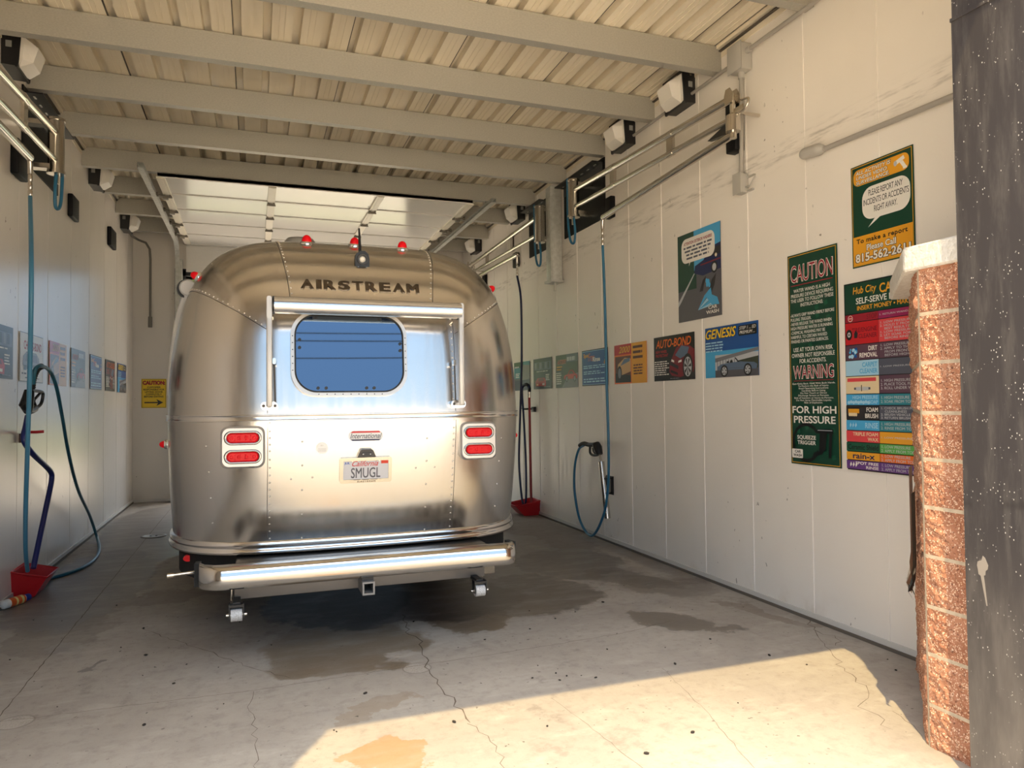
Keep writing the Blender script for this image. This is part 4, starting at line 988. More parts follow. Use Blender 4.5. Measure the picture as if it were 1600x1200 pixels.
b = MB(); b.tube([(.006, cp.y+.03, 2.58), (.006, cp.y+.04, 2.64), (.006, cp.y+.05, 2.71), (.004, cp.y+.055, 2.765)], [.011, .010, .008, .006], 8); b.build('antenna', BLACK, rc)
b = MB(); b.lathe([(.13, 0), (.13, .05), (.10, .09), (.02, .10)], (-.35, 1.1, 2.735), (0, 0, 1), 20); b.build('roof_vent', mat('vent_grey', (.35, .34, .31), .5), trl)
# tail lights
HS = mat('lamp_housing', (.48, .47, .46), .3, .6)
for sx in (-1, 1):
    cx = -.757 if sx < 0 else .764; cz = 1.272; b = MB(); fy = .012
    o0 = rrect(cx-.130, cz-.130, cx+.130, cz+.130, .045, 8); o1 = rrect(cx-.118, cz-.118, cx+.118, cz+.118, .04, 8)
    n = len(o0); vs = [(x, .20, z) for x, z in o0]+[(x, fy+.012, z) for x, z in o0]+[(x, fy, z) for x, z in o1]
    b.add(vs, [(k_*n+i, k_*n+(i+1) % n, (k_+1)*n+(i+1) % n, (k_+1)*n+i) for k_ in range(2) for i in range(n)]+[tuple(range(2*n, 3*n))], 0)
    tlh = b.build('tail_light', HS, trl)
    for dz in (.058, -.058):
        b = MB(); O = rrect(cx-.110, cz+dz-.044, cx+.110, cz+dz+.044, .0435, 10); I = rrect(cx-.094, cz+dz-.031, cx+.094, cz+dz+.031, .0305, 10); n = len(O)
        vs = [(x, fy, z) for x, z in O]+[(x, fy-.010, z) for x, z in I]+[(x, fy-.002, z) for x, z in I]
        b.add(vs, [(k_*n+i, k_*n+(i+1) % n, (k_+1)*n+(i+1) % n, (k_+1)*n+i) for k_ in range(2) for i in range(n)], 0, True); b.build('bezel', mat('lamp_bezel', (.30, .29, .28), .25, .9), tlh)
        b = MB(); I2 = rrect(cx-.084, cz+dz-.022, cx+.084, cz+dz+.022, .0215, 10)
        b.add([(x, fy-.002, z) for x, z in I]+[(x, fy-.012, z) for x, z in I2], [(i, (i+1) % n, n+(i+1) % n, n+i) for i in range(n)]+[tuple(range(n, 2*n))], 0, False)
        for q in range(4): b.lathe([(.011, 0), (.009, .003), (.004, .001)], (cx-.066+.044*q, fy-.012, cz+dz), (0, -1, 0), 12)
        for q in range(4): b.ball((cx-.044+.03*q, fy-.012, cz+dz+.013), .004, 0, 1); b.ball((cx-.044+.03*q, fy-.012, cz+dz-.013), .004, 0, 1)
        b.build('lens', RLENS, tlh)
# badge, round emblem, plate, plate light
def flatM(x, z, off=.004, tilt=None):
    n = SN(x, z); p = S(x, z, off); upv = Vector((0, 0, 1)); xa = upv.cross(n).normalized(); ya2 = n.cross(xa)
    m = Matrix((xa, ya2, n)).transposed().to_4x4(); m.translation = p; return m
def flat_text(b, T, body, x0, y0, x1, y1, z, mi, bold=0, shear=0, spacing=1):
    vs, fs, a0, b0, a1, b1 = text_geo(body, bold, shear, 'LEFT', spacing)
    b.add([(x0+(u-a0)/(a1-a0)*(x1-x0), y0+(v-b0)/(b1-b0)*(y1-y0), z+.0001*(i//LAYER[id(vs)])) for i, (u, v) in enumerate(vs)], fs, mi, False, T)
T = flatM(-.008, 1.327)
b = MB(); b.prism(rrect(-.120, -.042, .120, .042, .041, 10), -.004, .006, 2, 0, T); b.prism(rrect(-.112, -.035, .112, .035, .034, 10), .006, .0075, 2, 1, T); bd = b.build('badge', [CHROME, mat('badge_white', (.82, .81, .80), .35)], trl)
b = MB(); b.add([(x, y, .009) for x, y in ((-.098, .020), (-.085, .031), (.085, .031), (.098, .020))], [(0, 3, 2, 1)], 0, False, T); b.add([(x, y, .009) for x, y in ((-.098, -.022), (-.085, -.032), (.085, -.032), (.098, -.022))], [(0, 1, 2, 3)], 1, False, T)
flat_text(b, T, 'International', -.100, -.017, .104, .017, .009, 2, .01, .35)
b.build('badge_print', [mat('badge_red', (.60, .02, .03), .4), mat('badge_navy', (.01, .02, .08), .4), mat('ink_grey', (.10, .10, .12), .5)], bd)
T = flatM(-.282, 1.253); b = MB(); b.prism(circ(0, 0, .037, 24), -.002, .003, 2, 0, T); flat_text(b, T, 'RV', -.008, .012, .008, .022, .0035, 1); 
for i in range(3): b.box((-.024, -.004-.008*i, .003), (.024, -.002-.008*i, .0036), 1, T)
b.build('round_emblem', [mat('emblem_silver', (.70, .71, .71), .4, .3), mat('emblem_ink', (.38, .38, .38), .5)], trl)
T = flatM(-.004, 1.104, .010)
b = MB(); slab(b, rrect(-.168, -.084, .168, .084, .016, 6), rrect(-.146, -.060, .146, .062, .004, 6), -.01, .010, 0, T); lp_ = b.build('license_plate', mat('plate_frame', (.62, .58, .48), .2, .8), trl)
b = MB(); b.prism(rrect(-.156, -.074, .156, .074, .01, 4), -.004, .003, 2, 0, T); b.build('plate', mat('plate_white', (.66, .65, .66), .4), lp_)
b = MB(); INK = 0
flat_text(b, T, 'SMUGL', -.096, -.052, .094, .016, .0045, 0, .012)
flat_text(b, T, 'JUL', -.138, .038, -.104, .055, .0045, 1, .04); flat_text(b, T, 'California', -.090, .026, .080, .062, .0046, 2, .01, .5)
b.add([(x, y, .0045) for x, y in ((.098, .040), (.144, .040), (.144, .061), (.098, .061))], [(0, 1, 2, 3)], 3, False, T)
flat_text(b, T, 'AIRSTREAM', -.058, -.080, .062, -.069, .011, 4, .03, 0, 1.3)
for i in range(3): b.box((-.08+.055*i, -.064, .0105), (-.035+.055*i, -.060, .0112), 4, T)
for x in (-.09, .092): b.box((x-.002, -.064, .0105), (x+.002, -.060, .0115), 4, T)
for x in (-.086, .086): b.lathe([(.006, .003), (.005, .006)], (x, .058, 0), (0, 0, 1), 10, 5, T)
b.build('plate_print', [mat('plate_ink', (.12, .115, .13), .5), mat('plate_blue', (.06, .12, .45), .5), mat('plate_script_red', (.65, .06, .05), .5), mat('plate_sticker_red', (.75, .05, .02), .5), mat('plate_frame_ink', (.25, .18, .12), .5), STEEL], lp_)
T = flatM(-.002, 1.212, 0)
b = MB(); b.prism([(-.060, -.022), (.060, -.022), (.042, .022), (.030, .030), (-.030, .030), (-.042, .022)], -.004, .03, 2, 0, T); pl2 = b.build('plate_light', mat('lamp_black', (.03, .03, .035), .3), trl)
b = MB(); b.prism(rrect(-.036, -.012, .034, .012, .011), .03, .036, 2, 0, T); b.ball(T @ Vector((-.024, 0, .036)), .005, 1, 1); b.ball(T @ Vector((.022, 0, .036)), .005, 1, 1); b.build('bulb_cover', [mat('smoked_lens', (.02, .025, .035), .1), WHITE], pl2)
# side awning arms standing off the shell's left and right flanks
for sx in (-1, 1):
    y0 = .95; tp = at(287, 450, 1, 4.75+y0); zt_ = tp.z; g = gh(zt_)[0]; xt = sx*(TA*g+.045)
    b = MB(); pts = []
    for i in range(15):
        z = 1.60+(zt_-.07-1.60)*i/14; pts.append((sx*(TA*gh(z)[0]+.012+.030*(i/14)**2), y0+.02, z))
    b.tube(pts, .020, 8); b.lathe([(.050, -.02), (.060, -.01), (.060, .02), (.05, .03)], (xt, y0, zt_), (0, -1, 0), 22); b.box((xt-.025, y0-.02, zt_-.13), (xt+.025, y0+.03, zt_-.03)); so = b.build('side_awning_arm', mat('arm_white', (.72, .71, .69), .35), trl)
    b = MB(); b.lathe([(.066, .0), (.074, -.03), (.05, -.05)], (xt-sx*-.008, y0+.01, zt_), (0, -1, 0), 22); b.cyl((xt, y0-.03, zt_-.10), (xt, y0+.05, zt_-.10), .008, seg=8); b.build('end_cap', BLACK, so)
# storage lid, bumper, cross beam, receiver, rollers
b = MB(); b.box((-.80, -.16, .535), (.80, .30, .575), 0, None, .008); b.box((-.815, -.15, .40), (.815, -.05, .535)); b.build('storage_lid', mat('dark_lid', (.13, .125, .12), .25, .8), trl)
def bprof():   # y (out is negative), z
    return [(.0, .632), (-.030, .632), (-.055, .627), (-.071, .614), (-.079, .597), (-.082, .575), (-.082, .545), (-.078, .522), (-.066, .504), (-.04, .497), (0, .497), (0, .504), (-.04, .504), (-.062, .51), (-.072, .527), (-.076, .547), (-.076, .573), (-.072, .594), (-.065, .609), (-.05, .619), (0, .624)]
pr = bprof(); n = len(pr); secs = [(-.985, .11, 1), (-.955, .045, 1), (-.90, .005, 1), (-.86, -.0, 1), (-.84, 0, 1), (.80, 0, 1), (.82, 0, 1), (.86, .01, 1), (.885, .045, 1)]
YB_ = -.33
vs = []
for x, dy, s_ in secs:
    for y, z in pr: vs.append((x, YB_+dy+y, z))
b = MB(); b.add(vs, [(i*n+j, i*n+(j+1) % n, (i+1)*n+(j+1) % n, (i+1)*n+j) for i in range(len(secs)-1) for j in range(n)], 0, True)
bp = b.build('bumper', mat('bumper_chrome', (.66, .645, .62), .12, 1.0), trl)
for x, dy, sg in ((-.985, .11, -1), (.885, .045, 1)):
    b = MB(); b.prism([(YB_+dy+.02, .62), (YB_+dy-.05, .60), (YB_+dy-.065, .55), (YB_+dy-.045, .50), (YB_+dy+.02, .50)], x+sg*.004, x-sg*.02, 0); b.prism([(YB_+dy+.0, .625), (YB_+dy+.13, .615), (YB_+dy+.13, .50), (YB_+dy+.0, .495)], x+sg*.03, x-sg*.0, 0); b.build('end_cap', RUBBER, bp)
b = MB(); b.cyl((-1.02, -.10, .555), (-1.14, -.12, .552), .010, seg=8); b.cyl((-1.13, -.12, .552), (-1.165, -.122, .551), .016, seg=10); b.build('drain_rod', STEEL, trl)
b = MB(); b.box((-.80, -.23, .405), (.72, -.13, .50), 0, None, .004); b.box((-.80, -.30, .49), (.80, -.13, .51)); b.build('cross_beam', mat('beam_grey', (.20, .185, .17), .5, .3), trl)
b = MB(); x, y0, y1 = -.055, -.42, -.15
slab(b, [(x-.036, .405), (x+.036, .405), (x+.036, .482), (x-.036, .482)], [(x-.026, .416), (x+.026, .416), (x+.026, .472), (x-.026, .472)], -y0, -y1, 0, Matrix(((1, 0, 0, 0), (0, 0, -1, 0), (0, 1, 0, 0), (0, 0, 0, 1))))
b.box((x-.034, y1-.06, .41), (x+.034, y1, .48), 1); b.box((x-.034, YB_-.05, .48), (x+.034, YB_+.06, .505), 1); b.build('hitch_receiver', [mat('receiver_grey', (.22, .22, .22), .4, .4), BLACK], trl)
for x in (-.785, .645):
    b = MB(); b.cyl((x-.030, -.36, .352), (x+.030, -.36, .352), .036, seg=20); rl = b.build('roller', mat_noise('worn_roller', (.62, .62, .62), (.38, .38, .38), 160, .6, .2) if 'worn_roller' not in MATS else MATS['worn_roller'], trl)
    b = MB(); b.box((x-.040, -.39, .340), (x-.034, -.33, .418)); b.box((x+.034, -.39, .340), (x+.040, -.33, .418)); b.box((x-.040, -.385, .398), (x+.040, -.335, .412)); b.box((x-.02, -.36, .40), (x+.02, -.22, .42)); b.cyl((x-.055, -.36, .352), (x+.055, -.36, .352), .009, seg=8, mi=1); b.build('bracket', [BLACK, STEEL], rl)
for x in (-.815, .705):
    b = MB(); b.cyl((x, -.22, .40), (x, -.22, .50), .006, seg=6); b.build('stay_bolt', STEEL, trl)
b = MB(); b.prism(circ(-1.105, .520, .030, 14, .020), plan(1.105/.955)*.97+.17, plan(1.105/.955)*.97+.22, 1); b.build('red_reflector', RLENS, trl)
# ================================================================== printed signs
INKS = {}
def ink(name, rgb, rough=.32):
    if name not in INKS: INKS[name] = mat('print_'+name, lin(rgb), rough)
    return INKS[name]
for nm, c in dict(black=(18, 18, 20), dark=(38, 36, 40), white=(232, 228, 220), cream=(225, 205, 165), green=(14, 62, 46), green2=(22, 84, 60), gold=(226, 160, 40), yellow=(238, 200, 40), orange=(228, 110, 30),
                  red=(190, 28, 36), crimson=(150, 25, 45), magenta=(150, 35, 90), blue=(24, 80, 150), navy=(14, 30, 80), sky=(70, 165, 215), ltblue=(160, 205, 230), grey=(120, 120, 125), ltgrey=(185, 188, 192),
                  slate=(80, 84, 98), plum=(90, 62, 78), purple=(100, 60, 130), lime=(90, 170, 80), teal=(40, 130, 145), brown=(95, 50, 28), tan=(200, 160, 110), pink=(215, 70, 75), asphalt=(88, 86, 92), olive=(55, 62, 48), wine=(120, 20, 35), steelb=(90, 110, 135)).items(): ink(nm, c)
class Sheet:
    """a flat printed sheet fixed to a wall; local x to the reader's right, y up, z off the wall"""
    def __init__(s, name, label, cat, wall, pos, w, h, back='white', group=None, thick=.003):
        ax = {'R': ((0, -1, 0), (0, 0, 1), (-1, 0, 0)), 'L': ((0, 1, 0), (0, 0, 1), (1, 0, 0)), 'B': ((1, 0, 0), (0, 0, 1), (0, -1, 0))}[wall]
        m = Matrix([Vector(a) for a in ax]).transposed().to_4x4()
        y, z = pos
        m.translation = {'R': (XR-.0056, y, z), 'L': (XL+.0056, y, z), 'B': (y, YB-.001, z)}[wall]
        s.o = bpy.data.objects.new(name, None); COL.objects.link(s.o); s.o.matrix_world = m; s.o.empty_display_size = .1
        tag(s.o, label, cat, group); ORI[s.o.name] = (0, 0, 0); s.w, s.h = w, h; s.k = 0
        b = MB(); b.box((0, 0, 0), (w, h, thick)); b.build('panel', ink(back, None) if back in INKS else back, s.o)
        s.z = thick+.0005; s.art = MB(); s.am = []; s.blocks = []
    def block(s, name):
        s.blocks.append((name, MB(), [])); return s.blocks[-1][1:]
    def mi(s, lst, m):
        if m not in lst: lst.append(m)
        return lst.index(m)
    def poly(s, pts, m):
        s.z += .00012; s.art.add([(x, y, s.z) for x, y in pts], [tuple(range(len(pts)))], s.mi(s.am, m))
    def rect(s, x0, y0, x1, y1, m): s.poly([(x0, y0), (x1, y0), (x1, y1), (x0, y1)], m)
    def rr(s, x0, y0, x1, y1, r, m): s.poly(rrect(x0, y0, x1, y1, r, 6), m)
    def disc(s, x, y, r, m, ry=None): s.poly(circ(x, y, r, 22, ry), m)
    def border(s, i, t, m):
        s.rect(i, i, s.w-i, i+t, m); s.rect(i, s.h-i-t, s.w-i, s.h-i, m); s.rect(i, i, i+t, s.h-i, m); s.rect(s.w-i-t, i, s.w-i, s.h-i, m)
    def text(s, body, x0, y0, x1, y1, m, bold=.015, shear=0.0, align='LEFT', spacing=1.0, line=1.0, outline=None, ow=.02, slope=0.0):
        tb, tm = s.block('lettering')
        for (mm, bb) in ([(outline, bold+ow)] if outline else [])+[(m, bold)]:
            vs, fs, a0, b0, a1, b1 = text_geo(body, bb, shear, align, spacing, line)
            g = 0
            if outline and mm == outline: g = 1
            s.z += .00012
            k = s.mi(tm, mm); out = []
            for i, (u, v) in enumerate(vs):
                x = x0+(u-a0)/(a1-a0)*(x1-x0); y = y0+(v-b0)/(b1-b0)*(y1-y0)
                if g: x += ((u-a0)/(a1-a0)-.5)*2*.004*(x1-x0)/.3; y += ((v-b0)/(b1-b0)-.5)*2*.0035
                out.append((x, y+slope*(x-x0), s.z+.00008*(i//LAYER[id(vs)])))
            tb.add(out, fs, k)
            if LAYER[id(vs)] < len(vs): s.z += .00032
    def bars(s, x0, y0, x1, y1, n, m, seed=3, words=5, align='L'):
        """rows of print too small to read"""
        tb, tm = s.block('fine_print'); rnd = random.Random(seed); hh = (y1-y0)/n; k = s.mi(tm, m); s.z += .00012
        for i in range(n):
            yy = y1-hh*(i+.78); L = (x1-x0)*rnd.uniform(.72, 1); x = x0 if align == 'L' else (x0+x1)/2-L/2; xe = x+L
            while x < xe-.004:
                wd = min(rnd.uniform(.5, 1.6)*(x1-x0)/words, xe-x); tb.add([(x, yy, s.z), (x+wd, yy, s.z), (x+wd, yy+hh*.5, s.z), (x, yy+hh*.5, s.z)], [(0, 1, 2, 3)], k); x += wd+(x1-x0)*.035
    def car(s, x0, y0, w, h, body, glass='dark', wheel='black', kind='coupe', flip=False):
        def P(pts): return [((x0+w*(1-u) if flip else x0+w*u), y0+h*v) for u, v in (pts[::-1] if flip else pts)]
        if kind == 'coupe':
            s.poly(P([(.02, .22), (.98, .2), (1, .42), (.93, .55), (.72, .62), (.58, .95), (.36, .98), (.2, .66), (.05, .58), (0, .4)]), body)
            s.poly(P([(.25, .65), (.38, .91), (.55, .89), (.66, .63)]), glass)
        elif kind == 'roadster':
            s.poly(P([(.01, .28), (.98, .24), (1, .5), (.93, .62), (.66, .70), (.60, .72), (.36, .70), (.12, .64), (.02, .5)]), body)
            s.poly(P([(.58, .70), (.49, .98), (.455, .98), (.545, .70)]), glass); s.poly(P([(.34, .69), (.36, .84), (.41, .84), (.42, .69)]), 'black'); s.poly(P([(.26, .69), (.27, .80), (.32, .80), (.33, .69)]), 'black')
            s.poly(P([(.30, .36), (.66, .36), (.66, .38), (.30, .38)]), 'slate')
        for u in (.2, .78):
            cx = x0+w*(1-u) if flip else x0+w*u
            s.disc(cx, y0+h*.22, w*.095, wheel, w*.095); s.disc(cx, y0+h*.22, w*.066, 'ltgrey', w*.066)
            for q in range(5):
                a = 2*math.pi*q/5; s.poly([(cx+w*.02*math.cos(a+1.2), y0+h*.22+w*.02*math.sin(a+1.2)), (cx+w*.06*math.cos(a+.35), y0+h*.22+w*.06*math.sin(a+.35)), (cx+w*.06*math.cos(a-.1), y0+h*.22+w*.06*math.sin(a-.1))], wheel)
    def front_car(s, x0, y0, w, h, body):
        """car seen from the front corner, cut by the sheet edge"""
        def P(pts): return [(x0+w*u, y0+h*v) for u, v in pts]
        s.poly(P([(0, .18), (.1, .06), (.45, .0), (.95, .14), (1, .3), (1, .8), (.82, .92), (.5, 1), (.28, .9), (.12, .62), (.02, .45)]), body)
        s.poly(P([(.24, .68), (.5, .95), (.8, .88), (.72, .66), (.45, .56)]), 'steelb'); s.poly(P([(.02, .40), (.36, .24), (.38, .34), (.05, .50)]), 'dark'); s.poly(P([(.04, .17), (.34, .07), (.34, .14), (.05, .25)]), 'black')
        s.poly(P([(.08, .50), (.2, .46), (.2, .52), (.1, .57)]), 'white'); s.poly(P([(.36, .44), (.5, .46), (.5, .53), (.38, .50)]), 'white')
        cx, cy, r = x0+w*.74, y0+h*.30, w*.2
        s.disc(cx, cy, r, 'black', r*1.45); s.disc(cx, cy, r*.75, 'ltgrey', r*1.08)
        for q in range(7):
            a = 2*math.pi*q/7; s.poly([(cx, cy), (cx+r*.68*math.cos(a), cy+r*.98*math.sin(a)), (cx+r*.68*math.cos(a+.42), cy+r*.98*math.sin(a+.42))], 'dark')
    def flush(s, name):
        """close what was drawn so far as one part of the sheet, its print a piece of that part"""
        o = s.art.build(name, [ink(m, None) for m in s.am], s.o)
        for nm, tb, tm in s.blocks: tb.build(nm, [ink(m, None) for m in tm], o)
        s.art, s.am, s.blocks = MB(), [], []
    def done(s):
        if s.am: s.art.build('artwork', [ink(m, None) for m in s.am], s.o)
        for nm, tb, tm in s.blocks: tb.build(nm, [ink(m, None) for m in tm], s.o)

def ad_genesis(wall, pos, w, h, label, grp):
    s = Sheet('poster', label, 'poster', wall, pos, w, h, 'blue', grp)
    s.rect(0, 0, w, h*.52, 'sky'); s.rect(0, h*.52, w, h*.74, 'teal' if 0 else 'blue'); s.rect(0, 0, w*.22, h*.36, 'sky')
    s.rect(w*.20, 0, w, h*.44, 'ltgrey'); s.rect(w*.20, 0, w, h*.14, 'asphalt'); s.poly([(w*.2, h*.30), (w, h*.46), (w, h*.52), (w*.2, h*.38)], 'grey'); s.poly([(w*.62, h*.14), (w, h*.14), (w, h*.36), (w*.62, h*.30)], 'olive')
    for i in range(7): s.rect(w*(.24+.055*i), h*.14, w*(.25+.055*i), h*.34, 'slate')
    s.car(w*.23, h*.05, w*.75, h*.32, 'steelb', 'dark', 'black', 'roadster')
    s.text('GENESIS', w*.02, h*.77, w*.62, h*.96, 'yellow', .02, .3, outline='navy', ow=.03)
    s.rr(w*.66, h*.76, w*.985, h*.95, .012, 'black'); s.text('STEP 1 ... ED\nPREMIUM ...', w*.68, h*.79, w*.97, h*.93, 'white', .01, .25)
    s.bars(w*.02, h*.50, w*.40, h*.72, 4, 'ltblue', 5); s.done()
def ad_auto(wall, pos, w, h, label, grp):
    s = Sheet('poster', label, 'poster', wall, pos, w, h, 'black', grp)
    s.rect(w*.5, 0, w, h*.5, 'dark'); s.front_car(w*.40, h*.06, w*.60, h*.72, 'wine')
    s.text('AUTO-BOND', w*.06, h*.74, w*.93, h*.93, 'orange', .02, .25); s.text('NEW WHEEL\nPROTECTANT', w*.05, h*.54, w*.38, h*.69, 'red', .015, .25)
    s.bars(w*.02, h*.12, w*.40, h*.46, 7, 'white', 9, 6); s.bars(w*.42, h*.0+.01, w*.70, h*.06, 1, 'grey', 3); s.done()
def ad_2000(wall, pos, w, h, label, grp):
    s = Sheet('poster', label, 'poster', wall, pos, w, h, 'orange', grp)
    s.rect(w*.52, 0, w, h, 'gold'); s.rect(0, h*.74, w*.55, h, 'red'); s.rect(0, 0, w*.55, h*.74, 'orange'); s.rect(w*.03, h*.03, w*.53, h*.70, 'brown'); s.poly([(w*.03, h*.03), (w*.53, h*.03), (w*.53, h*.2), (w*.03, h*.28)], 'black')
    s.poly([(w*.10, h*.18), (w*.53, h*.30), (w*.53, h*.62), (w*.34, h*.66), (w*.12, h*.5)], 'tan'); s.poly([(w*.2, h*.46), (w*.5, h*.56), (w*.5, h*.64), (w*.32, h*.62)], 'steelb')
    s.disc(w*.17, h*.27, w*.075, 'black', h*.19); s.disc(w*.17, h*.27, w*.05, 'grey', h*.13)
    s.text('2000', w*.15, h*.78, w*.52, h*.95, 'gold', .02, .3, outline='brown', ow=.02); s.text('Joke\nYour\nBrew', w*.60, h*.58, w*.97, h*.95, 'brown', .03) if 0 else s.bars(w*.60, h*.58, w*.97, h*.96, 3, 'brown', 8, 2)
    s.bars(w*.58, h*.20, w*.92, h*.48, 4, 'brown', 4, 4, 'C'); s.done()
def ad_spot(wall, pos, w, h, label, grp):
    s = Sheet('poster', label, 'poster', wall, pos, w, h, 'navy', grp)
    s.rect(.012, .012, w-.012, h-.012, 'ltblue'); s.rect(.017, .017, w-.017, h-.017, 'blue')
    s.text('Spot', w*.07, h*.76, w*.28, h*.91, 'gold', .03, outline='navy', ow=.02); s.text('Free', w*.26, h*.68, w*.50, h*.90, 'orange', .0, .4); s.text('Rinse', w*.44, h*.66, w*.72, h*.79, 'white', .03)
    s.poly([(w*.86, h*.6), (w*.9, h*.72), (w*.93, h*.6), (w*.895, h*.56)], 'gold'); s.poly([(w*.88, h*.76), (w*.95, h*.80), (w*.93, h*.74)], 'gold')
    for i, (a, c) in enumerate(((.47, .58), (.31, .42), (.08, .22))): s.bars(w*.07, h*a, w*.93, h*c, 2, 'ltblue', 20+i, 7)
    s.done()
def ad_turbo(wall, pos, w, h, label, grp):
    s = Sheet('poster', label, 'poster', wall, pos, w, h, 'olive', grp)
    s.rect(0, 0, w*.34, h*.62, 'dark'); s.poly([(w*.28, 0), (w, 0), (w, h*.42), (w*.55, h*.34)], 'grey'); s.rect(w*.5, h*.76, w, h, 'slate')
    s.text('AUTODRY', w*.08, h*.72, w*.50, h*.85, 'red', .02, .3, outline='cream', ow=.02); s.bars(w*.52, h*.74, w*.98, h*.98, 1, 'ltgrey', 3, 5); s.bars(w*.05, h*.52, w*.32, h*.68, 2, 'gold', 6, 2)
    s.bars(w*.03, h*.10, w*.30, h*.48, 6, 'white', 7, 3); s.car(w*.38, h*.18, w*.6, h*.34, 'red', 'dark', 'black', 'coupe', True); s.done()
def ad_dark(wall, pos, w, h, label, grp):
    s = Sheet('poster', label, 'poster', wall, pos, w, h, 'dark', grp)
    s.rect(w*.03, h*.03, w*.97, h*.9, 'black'); s.rect(w*.05, h*.62, w*.95, h*.88, 'slate')
    for i in range(6): s.rect(w*(.09+.14*i), h*.66, w*(.17+.14*i), h*.86, 'dark' if i % 2 else 'grey')
    s.bars(w*.18, h*.55, w*.80, h*.60, 1, 'white', 2, 6); s.bars(w*.68, h*.26, w*.90, h*.48, 4, 'white', 12, 2)
    s.poly([(w*.14, h*.10), (w*.68, h*.08), (w*.70, h*.24), (w*.62, h*.36), (w*.24, h*.36), (w*.12, h*.24)], 'red'); s.poly([(w*.27, h*.26), (w*.60, h*.26), (w*.56, h*.34), (w*.31, h*.34)], 'wine'); s.poly([(w*.50, h*.12), (w*.62, h*.12), (w*.62, h*.18), (w*.50, h*.18)], 'white'); s.rect(w*.18, h*.12, w*.28, h*.17, 'cream'); s.bars(w*.6, h*.05, w*.95, h*.09, 1, 'grey', 5, 5); s.done()
def ad_teal(wall, pos, w, h, label, grp):
    s = Sheet('poster', label, 'poster', wall, pos, w, h, 'slate', grp)
    s.rect(0, h*.42, w, h, 'teal'); s.rect(0, h*.80, w*.6, h, 'green2'); s.poly([(w*.38, h*.3), (w, h*.4), (w, h*.85), (w*.6, h*.9)], 'grey'); s.rect(0, 0, w, h*.36, 'navy'); s.bars(w*.1, h*.44, w*.38, h*.62, 3, 'white', 6, 2); s.bars(w*.05, h*.78, w*.4, h*.88, 1, 'ltgrey', 3, 2); s.done()
def ad_chassis(wall, pos, w, h, label, grp):
    s = Sheet('poster', label, 'poster', wall, pos, w, h, 'white', grp)
    s.border(.0, .006, 'dark'); s.text('CHASSIS-BOND', w*.15, h*.66, w*.92, h*.84, 'red', .02, 0, outline=None)
    s.poly([(w*.10, h*.34), (w*.22, h*.26), (w*.78, h*.26), (w*.84, h*.36), (w*.80, h*.52), (w*.68, h*.62), (w*.26, h*.62), (w*.12, h*.52)], 'grey'); s.poly([(w*.2, h*.42), (w*.74, h*.42), (w*.70, h*.57), (w*.26, h*.57)], 'slate'); s.rect(w*.14, h*.24, w*.26, h*.34, 'dark'); s.rect(w*.68, h*.24, w*.80, h*.34, 'dark'); s.rect(w*.30, h*.30, w*.64, h*.36, 'dark')
    s.bars(w*.06, h*.14, w*.90, h*.20, 1, 'dark', 4, 8); s.bars(w*.2, h*.06, w*.85, h*.11, 1, 'grey', 6, 7); s.done()
GR, GLF = 'product posters in a row on the right wall', 'product posters in a row on the left wall'
# right wall: pos = (Y of the reader's left edge, Z of the lower edge)
RB, RH = 1.722, .412
ad_genesis('R', (5.268, RB), .692, .424, 'blue poster with yellow GENESIS heading and grey roadster on the right wall', GR)
ad_auto('R', (6.113, RB), .682, .418, 'black poster headed AUTO-BOND with a dark red car on the right wall', GR)
ad_2000('R', (6.930, RB-.005), .675, RH, 'orange and yellow poster headed 2000 beside the hanging blue hose on the right wall', GR)
ad_spot('R', (7.746, RB-.005), .660, RH, 'blue spot free rinse poster behind the hanging hose on the right wall', GR)
ad_turbo('R', (8.533, RB-.01), .675, RH, 'olive poster with small red car on the right wall beside the blue rinse poster', GR)
ad_dark('R', (9.322, RB-.01), .655, RH, 'dark poster with red car front on the right wall, second from the trailer', GR)
ad_teal('R', (10.11, RB-.015), .645, RH, 'teal grey poster on the right wall half hidden by the trailer side', GR)
ad_dark('L', (6.10, 1.757), .686, .412, 'dark poster with a red car on the left wall, cut by the picture edge', GLF)
ad_chassis('L', (6.970, 1.750), .685, .415, 'white poster headed CHASSIS-BOND behind the hanging pale blue hose', GLF)
ad_2000('L', (7.880, 1.745), .656, .42, 'faded orange poster on the left wall behind the teal hose arch', GLF)
ad_turbo('L', (8.737, 1.747), .67, .413, 'grey green poster on the left wall between the orange and the blue posters', GLF)
ad_spot('L', (9.68, 1.743), .68, .413, 'blue rinse poster on the left wall, third from the far corner', GLF)
ad_auto('L', (10.61, 1.743), .66, .41, 'black AUTO-BOND poster on the left wall, second from the far corner', GLF)
ad_genesis('L', (11.49, 1.737), .70, .415, 'blue roadster poster on the left wall closest to the far corner', GLF)
